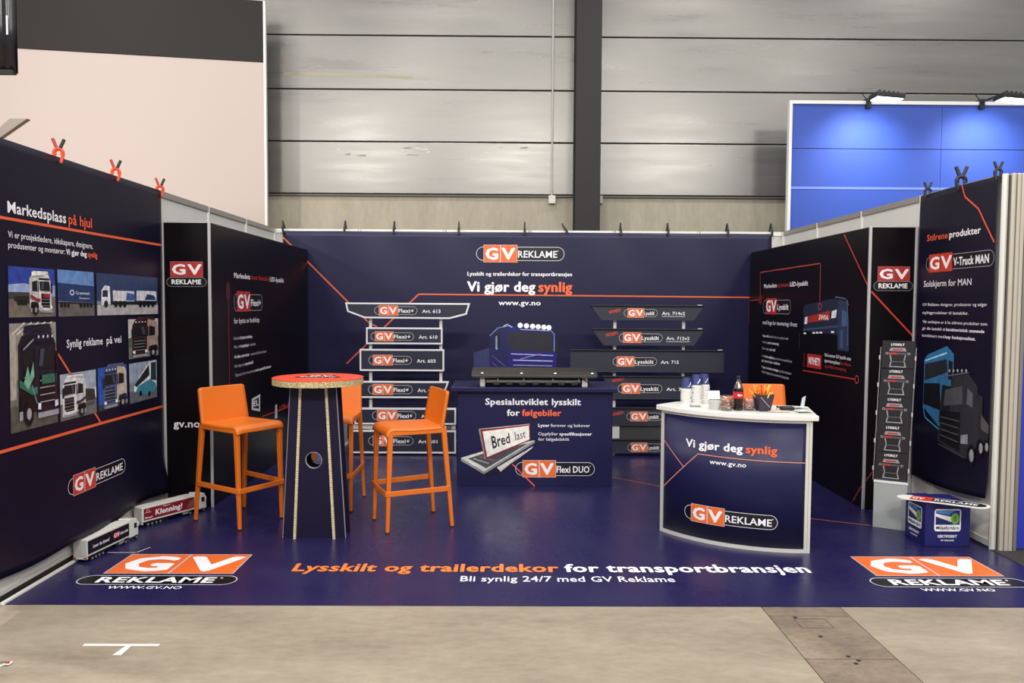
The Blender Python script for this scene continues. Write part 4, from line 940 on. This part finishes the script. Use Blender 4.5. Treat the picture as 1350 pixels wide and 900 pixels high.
# ------------------------------------------------------------------ curved counter
cc = thing('curved_counter', 'curved front navy counter with white top and aluminium frame', 'counter', (1.35, -3.7, 0))
tv = Vector((.8737, -.4865)); nv_ = Vector((-.4865, -.8737)); RO = Vector((1.712, -3.0961)); RR = .9941; Mz = .0
def arc(s, z, off=0.):
    a = s/RR; p = RO+(nv_*math.cos(a)+tv*math.sin(a))*(RR+off); return Vector((p.x, p.y, z))
SA, SB = -.528, .528
MB().grid(lambda a, b: arc(SA+.02+a*(SB-SA-.06), .03+b*.845, -.004), 40, 1).build('front_panel', NAVY_CTR, cc, smooth=True, solid=.008)
def strip(name, z0, z1, o0, o1, m, s0=SA, s1=SB):
    n = 40; mb = MB(); b = []
    for i in range(n+1):
        s_ = s0+(s1-s0)*i/n; b.append([arc(s_, z0, o0), arc(s_, z0, o1), arc(s_, z1, o1), arc(s_, z1, o0)])
    vs = [v for q_ in b for v in q_]; fs_ = []
    for i in range(n):
        for k in range(4): fs_.append([4*i+k, 4*i+(k+1) % 4, 4*i+4+(k+1) % 4, 4*i+4+k])
    fs_ += [[3, 2, 1, 0], [4*n, 4*n+1, 4*n+2, 4*n+3]]
    return mb.add(vs, fs_).build(name, m, cc, bevel=0)
strip('bottom_rail', .0, .028, -.012, .006, ALU_W); strip('top_rail', .862, .880, -.012, .006, ALU_W)
for s0, s1 in ((SA-.005, SA+.022), (SB-.040, SB-.021), (SB-.019, SB)):
    strip('post', 0, .88, -.03, .006, ALU_W, s0, s1)
pA = arc(SA, 0); pB = arc(SB, 0); bl = Vector((1.10, -3.36, 0)); br = Vector((1.825, -3.74, 0))
MB().bar((pA.x+.02, pA.y+.02, .45), (bl.x, bl.y, .45), .008, .86).build('side_panel', WHITE, cc)
MB().bar((pB.x, pB.y+.02, .45), (br.x, br.y, .45), .008, .86).build('side_panel', WHITE, cc)
for p in (bl, br): MB().box(p.x-.015, p.y-.015, 0, p.x+.015, p.y+.015, .88).build('rear_post', ALU_W, cc)
top = [tuple(arc(SA-.035+(SB-SA+.065)*i/24, 0, .03).xy) for i in range(25)]+[(1.775, -4.06), (1.876, -3.66), (1.86, -3.635), (1.84, -3.628), (1.03, -3.392), (1.0, -3.40), (.83, -3.56)]
MB().prism(top, lambda x, y: (x, y, .880), lambda x, y: (x, y, .915)).build('worktop', mat('#dcdad4', .3), cc, bevel=.005)
A = Art((0, 0, 0), (1, 0, 0), (0, 0, 1), pos=lambda u, v, l: arc(u, v, l+.003))
A.texts([('Vi gjør deg', WH, .035), ('synlig', '#f0683c', .035)], -.307, .652, .053, .305); A.text('www.gv.no', -.128, .555, .030, WH, x1=.114, bold=.02); A.flush('headline_lettering', cc)
A.line([(-.500, .335), (-.212, .611), (.485, .602)], .006, '#d08a78'); A.line([(-.505, .670), (-.325, .505)], .006, '#d08a78'); A.flush('graphic_line', cc)
logo(A, -.310, .150, .320, .248, 'REKLAME', xr=.283); A.flush('logo', cc)

ZT = .915
# paper cups, upside down, nested
def make_cup():
    t = thing('paper_cup', 'x', 'cup', (0, 0, 0))
    m = MB(); m.lathe([(.0385, .0), (.0375, .016)], (0, 0, 0), 20); m.build('lower_band', mat('#cfcdcb', .5), t, smooth=True)
    MB().lathe([(.0375, .016), (.029, .090), (.027, .090), (.027, .084), (.0, .084)], (0, 0, 0), 20).build('body', mat('#2f3a6e', .5), t, smooth=True)
    MB().lathe([(.0385, .0), (.0415, .001), (.042, .003), (.0415, .005), (.0385, .0055)], (0, 0, 0), 20).build('rim', mat('#e6e4e2', .45), t, smooth=True)
    A = Art((0, -.0375, 0), (1, 0, 0), (0, .1, .995), pos=None); A.line([(-.008, .030), (.008, .048), (.011, .058)], .006, WH); A.flush('logo_mark', t)
    return t
cup0 = make_cup(); first = True
for nm_, x, y, n, rz in (('left', 1.040, -3.53, 9, .5), ('middle', 1.112, -3.53, 11, .2), ('right', 1.182, -3.475, 11, .2)):
    for k in range(n):
        o = cup0 if first else copy_tree(cup0); first = False
        o.location = (x+random.uniform(-.0012, .0012), y, ZT+k*.0122+.0005); o.rotation_euler.z = rz if k == n-1 else random.uniform(0, 6)
        o['group'] = 'paper cups in the %s stack' % nm_
        od = ['', 'second', 'third', 'fourth', 'fifth', 'sixth', 'seventh', 'eighth', 'ninth', 'tenth', 'bottom'][n-1-k if k else 10]
        o['label'] = ('navy upturned paper cup topping the %s cup stack' % nm_) if k == n-1 else ('bottom paper cup of the %s stack, standing on the counter' % nm_) if k == 0 else '%s upturned paper cup from the top of the %s stack' % (od, nm_)

cbh = thing('card_tray', 'small clear tray of business cards in front of the cup stacks', 'card tray', (1.06, -3.70, ZT))
MB().box(1.03, -3.72, ZT, 1.10, -3.67, ZT+.006).build('tray', mat('#8f8f8c', .2), cbh)
for k in range(4): MB().box(1.034, -3.716, ZT+.006+k*.003, 1.096, -3.674, ZT+.0085+k*.003).build('card', mat('#d8d6d0' if k % 2 else '#6c5a50', .5), cbh)
GL = mat('#dfe8ea', .06, trans=.85)
def tub(x, y, r, h, label):
    t = thing('plastic_tub', label, 'tub', (x, y, ZT))
    MB().lathe([(r*.78, 0), (r*.82, .004), (r, h), (r*.97, h), (r*.78, .006), (0, .006)], (x, y, ZT), 20).build('bowl', mat('#d5d6d2', .25, trans=.3), t, smooth=True)
    MB().lathe([(0, .01), (r*.8, .012), (r*.9, h*.7), (0, h*.8)], (x, y, ZT), 14).build('contents', mat('#c9c9b8', .6, noise=.2, nscale=90), t)
    return t
tt = tub(1.163, -3.835, .042, .062, 'open white plastic tub with its lid up beside the cups')
lid = MB(); lid.grid(lambda a, b: (1.128+a*.082, -3.80+.02*b, ZT+.066+b*.058), 4, 4); lid.build('lid', mat('#e2e1dd', .4), tt, solid=.004, bevel=.002)
def candy_jar(x, y, r, h, n, label, cols):
    t = thing('candy_jar', label, 'jar', (x, y, ZT))
    MB().lathe([(r*.8, 0), (r, h*.15), (r*1.02, h*.8), (r*.93, h), (r*.88, h), (r*.95, h*.8), (r*.93, h*.15), (r*.7, .006), (0, .006)], (x, y, ZT), 22).build('glass', mat('#f0ece8', .05, trans=.92), t, smooth=True)
    m = MB()
    for k in range(n):
        a = random.uniform(0, 6.28); rr = r*.78*math.sqrt(random.random()); z = ZT+.014+random.random()*(h*.7)
        m.mat(k % len(cols)); m.lathe([(0, -.007), (.008, -.003), (.008, .003), (0, .007)], (x+rr*math.cos(a), y+rr*math.sin(a), z), 6)
    o = m.build('wrapped_candies', [mat(c, .35) for c in cols], t); o['kind'] = 'stuff'
    return t
candy_jar(1.272, -3.765, .052, .088, 110, 'large glass jar of orange and white sweets left of the cola bottle', ['#f0703a', '#f6efe8', '#f08a58'])
candy_jar(1.232, -3.875, .036, .034, 30, 'low small glass dish of sweets in front of the large jar', ['#b8582a', '#e8e2d6', '#7a5a3c'])
candy_jar(1.392, -3.86, .038, .082, 70, 'round glass of red and white sweets right of the cola bottle', ['#e8603c', '#f6e8e2', '#f09a80'])

bt = thing('soda_bottle', 'dark cola bottle with red label on the curved counter', 'bottle', (1.315, -3.865, ZT))
bx_, by_ = 1.315, -3.865
COLA = mat('#120804', .08, coat=.5)
MB().lathe([(.026, 0), (.033, .006), (.033, .03), (.030, .055), (.034, .08), (.034, .125), (.031, .150)], (bx_, by_, ZT), 22).build('body', COLA, bt, smooth=True)
MB().lathe([(.031, .150), (.024, .172), (.015, .195), (.012, .212), (.012, .216)], (bx_, by_, ZT), 22).build('neck', mat('#5a4a44', .08, coat=.5), bt, smooth=True)
MB().lathe([(.0348, .085), (.0348, .128)], (bx_, by_, ZT), 22).build('label_band', mat('#c01824', .4), bt, smooth=True)
MB().lathe([(.0145, .214), (.0145, .232), (.012, .234)], (bx_, by_, ZT), 16).build('cap', mat('#1a1214', .4), bt, smooth=True)
A = Art((bx_, by_-.0355, ZT), (1, 0, 0), (0, 0, 1)); A.disk(-.008, .107, .008, '#f0e6e4', n=10); A.line([(.002, .10), (.010, .112), (.016, .104)], .004, '#f0e6e4'); A.flush('label_print', bt)

bk_ = thing('snack_bucket', 'dark square bucket filled with thin orange sticks', 'bucket', (1.475, -3.88, ZT))
bx_, by_ = 1.478, -3.885
def sq(r, z, rot=.12): return [(bx_+r*math.cos(rot+PI/4+k*PI/2), by_+r*math.sin(rot+PI/4+k*PI/2), z) for k in range(4)]
m = MB(); m.add(sq(.052, ZT)+sq(.078, ZT+.115)+sq(.074, ZT+.115)+sq(.05, ZT+.006), [[3, 2, 1, 0]]+[[k, (k+1) % 4, 4+(k+1) % 4, 4+k] for k in range(4)]+[[4+k, 4+(k+1) % 4, 8+(k+1) % 4, 8+k] for k in range(4)]+[[8+k, 8+(k+1) % 4, 12+(k+1) % 4, 12+k] for k in range(4)]+[[12, 13, 14, 15]])
m.build('bucket_body', mat('#2b2636', .45), bk_, bevel=.003)
MB().bar((bx_-.035, by_-.058, ZT+.10), (bx_+.03, by_-.048, ZT+.03), .003, .003).build('printed_line', mat('#b8a8b0', .5), bk_)
for k in range(46):
    a = random.uniform(0, 6.28); r_ = random.uniform(.0, .045); b_ = random.uniform(.02, .10)
    p0 = Vector((bx_+r_*math.cos(a)*.8, by_+r_*math.sin(a)*.8, ZT+.07)); p1 = Vector((bx_+(r_+b_*.55)*math.cos(a), by_+(r_+b_*.4)*math.sin(a), ZT+.125+random.uniform(0, .055)))
    MB().bar(p0, p1, .007, .007).build('orange_stick', mat(random.choice(('#e87a1c', '#f0a030', '#e05818', '#f4c860')), .45), bk_)

pl = thing('paper_stack', 'white papers lying on the right end of the curved counter', 'paper', (1.62, -3.9, ZT))
for k, (x, y, rz) in enumerate(((1.60, -3.86, .2), (1.57, -3.92, -.1))):
    c_, s_ = math.cos(rz), math.sin(rz); vs = [(x+a*c_-b*s_, y+a*s_+b*c_, ZT+.0015+k*.002+z) for z in (0, .0015) for a, b in ((-.07, -.05), (.07, -.05), (.07, .05), (-.07, .05))]
    MB().add(vs, [(3, 2, 1, 0), (4, 5, 6, 7), (0, 1, 5, 4), (1, 2, 6, 5), (2, 3, 7, 6), (3, 0, 4, 7)]).build('sheet', mat('#e6e2da' if k == 0 else '#d8c6b4', .5), pl)
ad_ = thing('cable_adapter', 'small black adapter block on the white papers', 'adapter', (1.64, -3.88, ZT+.005))
MB().box(1.60, -3.90, ZT+.005, 1.69, -3.85, ZT+.03).build('body', mat('#15151a', .4), ad_, bevel=.006)
MB().tube([(1.60, -3.875, ZT+.02), (1.585, -3.85, ZT+.028), (1.60, -3.82, ZT+.012)], .005, 6).build('plug', mat('#2a3a2c', .4), ad_, smooth=True)
def leaflet(x, y, rz, sx, sy, c1, c2, label):
    t = thing('leaflet', label, 'leaflet', (x, y, ZT)); c_, s_ = math.cos(rz), math.sin(rz)
    vs = [(x+a*c_-b*s_, y+a*s_+b*c_, ZT+z) for z in (0.0005, .0025) for a, b in ((-sx, -sy), (sx, -sy), (sx, sy), (-sx, sy))]
    MB().add(vs, [(3, 2, 1, 0), (4, 5, 6, 7), (0, 1, 5, 4), (1, 2, 6, 5), (2, 3, 7, 6), (3, 0, 4, 7)]).build('paper', mat(c1, .4), t)
    A = Art((x, y, ZT+.0025), (c_, s_, 0), (-s_, c_, 0)); A.rect(-sx*.8, -sy*.7, sx*.3, sy*.1, c2); A.rect(-sx*.8, sy*.3, sx*.8, sy*.7, '#d8d4cc'); A.flush('print', t)
leaflet(1.765, -3.76, .25, .055, .045, '#8f93a8', '#3a4468', 'blue grey leaflet on the back right corner of the counter')
leaflet(1.725, -3.96, .1, .045, .035, '#5a6a4c', '#2e3c2c', 'green printed card on the front right corner of the counter')
ch_ = thing('card_holder', 'small upright translucent card holder behind the orange stool edge', 'holder', (1.84, -3.70, ZT))
MB().add([(1.825, -3.655, ZT), (1.85, -3.655, ZT), (1.862, -3.65, ZT+.075), (1.838, -3.65, ZT+.06), (1.825, -3.648, ZT), (1.85, -3.648, ZT), (1.862, -3.643, ZT+.075), (1.838, -3.643, ZT+.06)],
         [(0, 1, 2, 3), (7, 6, 5, 4), (0, 4, 5, 1), (1, 5, 6, 2), (2, 6, 7, 3), (3, 7, 4, 0)]).build('plate', mat('#b9c4c8', .2), ch_)

# ------------------------------------------------------------------ leaflet tower on a grey plinth
P0 = Vector((2.447, -3.48)); tp = Vector((.868, -.497)); npv = Vector((.497, .868))
def pl_(a, d, z): q_ = P0+tp*a+npv*d; return (q_.x, q_.y, z)
def obox(mb, a0, a1, d0, d1, z0, z1, sh=0.):
    vs = [pl_(a+sh*(z-.35), d, z) for z in (z0, z1) for d in (d0, d1) for a in (a0, a1)]
    return mb.add(vs, [(0, 2, 3, 1), (4, 5, 7, 6), (0, 1, 5, 4), (2, 6, 7, 3), (0, 4, 6, 2), (1, 3, 7, 5)])
pt = thing('plinth', 'pale grey plinth under the leaflet tower', 'plinth', (2.62, -3.4, 0))
obox(MB(), 0, .222, 0, .20, 0, .335).build('body', mat('#9ea2a2', .5), pt, bevel=.004)
obox(MB(), -.002, .226, -.004, .204, .335, .353).build('cap', mat('#d2d4d2', .45), pt, bevel=.003)
rt = thing('leaflet_rack', 'tall black five tier leaflet rack standing on the grey plinth', 'rack', (2.62, -3.4, .353))
SH = .028
obox(MB(), .0, .218, .10, .115, .353, 1.36, SH).build('back_board', mat('#121115', .4), rt)
for a in (-.006, .222):
    obox(MB(), a-.003, a+.003, .0, .11, .353, 1.33, SH).build('side_rail', mat('#8a888c', .3, .5), rt)
tiers = [.356, .560, .766, .972, 1.172]
for i, z in enumerate(tiers):
    obox(MB(), .0, .218, .012, .10, z, z+.008, SH).build('shelf', mat('#3a3a3e', .3), rt)
    for a in (-.008, .224):
        MB().tube([pl_(a+SH*(z-.35), .0, z+.07), pl_(a+SH*(z-.35), .0, z+.10)], .005, 6).build('clip', mat('#c4c2c4', .4), rt)
nmz = ['lowest', 'second lowest', 'middle', 'second highest', 'topmost']
for i, z in enumerate(tiers):
    zc = z+.008; hgt = .205 if i < 4 else .200; z1_ = zc+hgt
    t = thing('leaflet_stack', 'stack of black truck leaflets on the %s tier of the tall rack' % nmz[i], 'leaflets', pl_(.11, .03, zc), group='leaflet stacks in the tall rack')
    obox(MB(), .003, .215, .012, .034, zc, z1_, SH).build('leaflets', mat('#1a181e', .35), t)
    s0 = SH*(zc-.35); A = Art(pl_(s0, .0115, zc), (tp.x, tp.y, 0), (0, 0, 1))
    A.text('LYSSKILT', .065, hgt-.035, .016, WH, x1=.15, bold=.03)
    A.poly([(.052, .125), (.062, .150), (.155, .150), (.165, .125)], '#8d8a90'); A.rect(.075, .130, .142, .142, '#a83a34')
    A.rect(.045, .098, .172, .118, '#2c2a30'); A.rect(.05, .102, .105, .114, '#b03028'); A.rect(.107, .104, .165, .112, '#55525a')
    A.circ(.038, .108, .009, .003, '#a8a6ac', n=10); A.circ(.180, .108, .009, .003, '#a8a6ac', n=10)
    A.line([(.060, .095), (.068, .055), (.058, .012)], .008, '#8c8a90'); A.line([(.158, .095), (.150, .055), (.160, .012)], .008, '#8c8a90'); A.line([(.065, .05), (.153, .05)], .004, '#6a686e')
    A.line([(.062, .012), (.158, .012)], .005, '#a8a6ac'); A.poly([(.075, .06), (.075, .09), (.145, .09), (.145, .06)], '#100f13'); A.flush('cover_print', t)

# ------------------------------------------------------------------ blue certified cube box
cu = thing('cardboard_box', 'blue cube shaped box with white bordered emblems at the foot of right wall', 'box', (2.73, -3.82, 0))
BLU = mat('#191a5c', .42)
MB().box(2.575, -3.95, .004, 2.880, -3.69, .302).build('body', BLU, cu, bevel=.004)
MB().add([(2.575, -3.95, .303), (2.73, -3.95, .305), (2.72, -3.69, .305), (2.575, -3.69, .303)], [(0, 1, 2, 3)]).build('top_flap', BLU, cu, solid=.003)
def emblem(A, x0, y0, x1, y1, w1, w2):
    A.poly(A.cap_pts(x0, y0, x1, y1, 0, .018), '#e6e6ea'); g = .008
    A.rect(x0+g, y0+.045, x1-g, y1-g, '#1d3f94'); A.sub(x0+g, y0+.045, x1-g, y1-g)
    A.poly([(0, 0), (0, .55), (.35, .45), (.7, 0)], '#12255e'); A.poly([(0, .78), (.0, .58), (.62, .22), (.85, .20), (.72, .52)], '#e8e4dc'); A.poly([(.0, .85), (.0, 1), (.8, 1), (.55, .7)], '#4a90d0')
    A.disk(.80, .42, .17, '#7fae38', ry=.38, n=16); A.disk(.80, .42, .09, '#4d8a24', ry=.2, n=12); A.end()
    A.text('Miljøfyrtårn', x0+.012, y0+.014, .022, '#1a1c34', x1=x1-.012, bold=.009)
    A.text('SERTIFISERT', w1, y0-.042, .018, '#e6e6ea', x1=w2, bold=.03); A.text('GV REKLAME', w1+.02, y0-.066, .010, '#e6e6ea', x1=w2-.02, bold=.03)
A = Art((0, -3.95, 0), (1, 0, 0), (0, 0, 1)); emblem(A, 2.635, .110, 2.815, .262, 2.660, 2.790); A.flush('emblem', cu)
A = Art((2.575, 0, 0), (0, -1, 0), (0, 0, 1)); emblem(A, 3.73, .110, 3.905, .262, 3.75, 3.88); A.flush('emblem', cu)
os_ = thing('oval_sign', 'white oval logo sign lying on top of the blue cube box', 'sign', (2.66, -3.97, .306))
a0 = Vector((2.475, -3.80)); a1 = Vector((2.865, -4.14)); dd = (a1-a0).normalized(); pp = Vector((-dd.y, dd.x)); LN = (a1-a0).length
A = Art((a0.x, a0.y, .312), (dd.x, dd.y, 0), (pp.x, pp.y, 0))
cp = A.cap_pts(-.02, -.06, LN+.02, .075)
def osp(z): return lambda u, v: (a0.x+dd.x*u+pp.x*v, a0.y+dd.y*u+pp.y*v, z+.03*(u/LN)*.6)
MB().prism(cp, osp(.306), osp(.312)).build('board', mat('#e2e0dc', .4), os_)
A = Art((0, 0, 0), (1, 0, 0), (0, 1, 0), pos=lambda u, v, l: Vector(osp(.3125+l)(u, v)))
A.poly(A.cap_pts(.16, -.045, LN+.0, .06), '#1a181c'); A.rect(.07, -.055, .20, .07, '#c8381c'); A.text('GV', .08, -.025, .06, WH, x1=.15, bold=.04); A.text('REKLAME', .215, -.02, .05, WH, x1=LN-.05, bold=.012); A.flush('logo', os_)
cb2 = tag(MB().tube([(2.90+.03*math.cos(a), -3.83+.04*math.sin(a), .012) for a in [i*.5 for i in range(12)]], .006, 6).build('cable_coil', mat('#4a3c2c', .6), at=(2.9, -3.83, 0), smooth=True), 'small coil of brown cable on the floor right of the blue box', 'cable')

# ------------------------------------------------------------------ model trucks
def model_truck(p_rear, p_front, wdt, label, side_col, art):
    a = Vector(p_rear); b = Vector(p_front); d = (b-a); L_ = d.length; ang_ = math.atan2(d.y, d.x)
    t = thing('model_truck', label, 'toy truck', (0, 0, 0), group='model trucks along the left wall')
    # local frame: x forward, y to the left; trailer right side (toward the room) is -y
    h0, h1 = .036, .142; w2 = wdt/2; Lt = L_*.80
    MB().box(0, -w2, h0, Lt, w2, h1).build('trailer_box', mat('#d6d5cf', .4), t, bevel=.002)
    MB().box(-.002, -w2+.004, h0+.006, 0, -.001, h1-.006).build('rear_door', mat('#bcbbb6', .4), t); MB().box(-.002, .001, h0+.006, 0, w2-.004, h1-.006).build('rear_door', mat('#bcbbb6', .4), t)
    MB().box(.01, -w2+.015, .022, Lt*.98, w2-.015, h0).build('chassis', mat('#1b1b1f', .5), t)
    MB().box(-.004, -w2+.004, .018, .01, w2-.004, .034).build('rear_bumper', mat('#c8c6c2', .4), t)
    for y in (-w2+.012, w2-.012): MB().box(-.006, y-.010, .022, -.004, y+.010, .030).build('tail_light', mat('#8e1f1c', .4), t)
    A = Art((0, -w2, 0), (1, 0, 0), (0, 0, 1)); A.rect(.012 if side_col != '#12121c' else .004, h0+.012, Lt-.006, h1-.010, side_col); art(A, Lt, h0, h1); A.flush('side_print', t)
    for x in (.045, .078, .111, .145, Lt-.04, L_-.03):
        for y in (-w2+.008, w2-.008):
            wh = MB().tube([(x, y-.008, .014), (x, y+.008, .014)], .0145, 14).build('wheel', mat('#101012', .6), t)
            if y < 0: MB().tube([(x, y-.0095, .014), (x, y-.0075, .014)], .007, 10).build('hub', mat('#b4b4b6', .3, .5), wh)
    c0_ = Lt+.012
    MB().prism([(c0_, .022), (L_, .022), (L_, .07), (L_-.006, .115), (L_-.016, .140), (c0_+.010, .150), (c0_, .146)], lambda x, z: (x, w2-.006, z), lambda x, z: (x, -w2+.006, z)).build('cab', mat('#dcdbd6', .3), t, bevel=.003)
    MB().box(L_-.045, -w2+.003, .078, L_-.02, -w2+.006, .112).build('side_window', mat('#15161a', .2), t)
    MB().prism([(L_+.001, .075), (L_-.005, .112), (L_-.004, .112), (L_+.002, .075)], lambda x, z: (x, w2-.012, z), lambda x, z: (x, -w2+.012, z)).build('windscreen', mat('#15161a', .2), t)
    MB().box(L_-.016, -w2-.006, .085, L_-.010, -w2+.004, .115).build('mirror', mat('#e0dfda', .4), t)
    MB().box(Lt-.10, -w2+.005, .014, Lt-.045, -w2+.012, .032).build('side_skirt', mat('#8c8c8c', .4), t)
    t.location = (a.x, a.y, .004); t.rotation_euler.z = ang_; return t
def art1(A, Lt, h0, h1):
    A.text('Leser du denne?', .05, h0+.040, .022, WH, x1=Lt*.50, bold=.02, shear=.1); A.rect(Lt*.60, h0+.035, Lt*.67, h0+.075, RD); A.rect(Lt*.675, h0+.035, Lt*.745, h0+.075, RD)
    A.text('GV', Lt*.605, h0+.043, .024, WH, x1=Lt*.74, bold=.04); A.text('REKLAME', Lt*.76, h0+.045, .016, WH, x1=Lt*.95, bold=.02)
def art2(A, Lt, h0, h1):
    A.text('Klenning!', Lt*.24, h0+.034, .040, WH, x1=Lt*.74, bold=.03, shear=.1); A.text('Klipp av', Lt*.38, h0+.082, .010, WH, x1=Lt*.52, bold=.02)
    A.rect(.02, h0+.065, .07, h0+.068, '#e0c8c4'); A.circ(.045, h0+.078, .012, .003, '#e0c8c4', n=12); A.text('Brød', .022, h0+.022, .014, WH, x1=.078, bold=.02)
    A.poly([(Lt*.82, h0+.02), (Lt*.88, h0+.07), (Lt*.97, h0+.085), (Lt*.97, h0+.02)], '#8c4a44')
model_truck((-2.918, -4.315), (-2.845, -3.80), .098, 'white model truck with black trailer side, nearer the aisle', '#12121c', art1)
model_truck((-2.925, -3.555), (-2.645, -3.085), .098, 'white model truck with dark red trailer side beside the left stool', '#7c1620', art2)
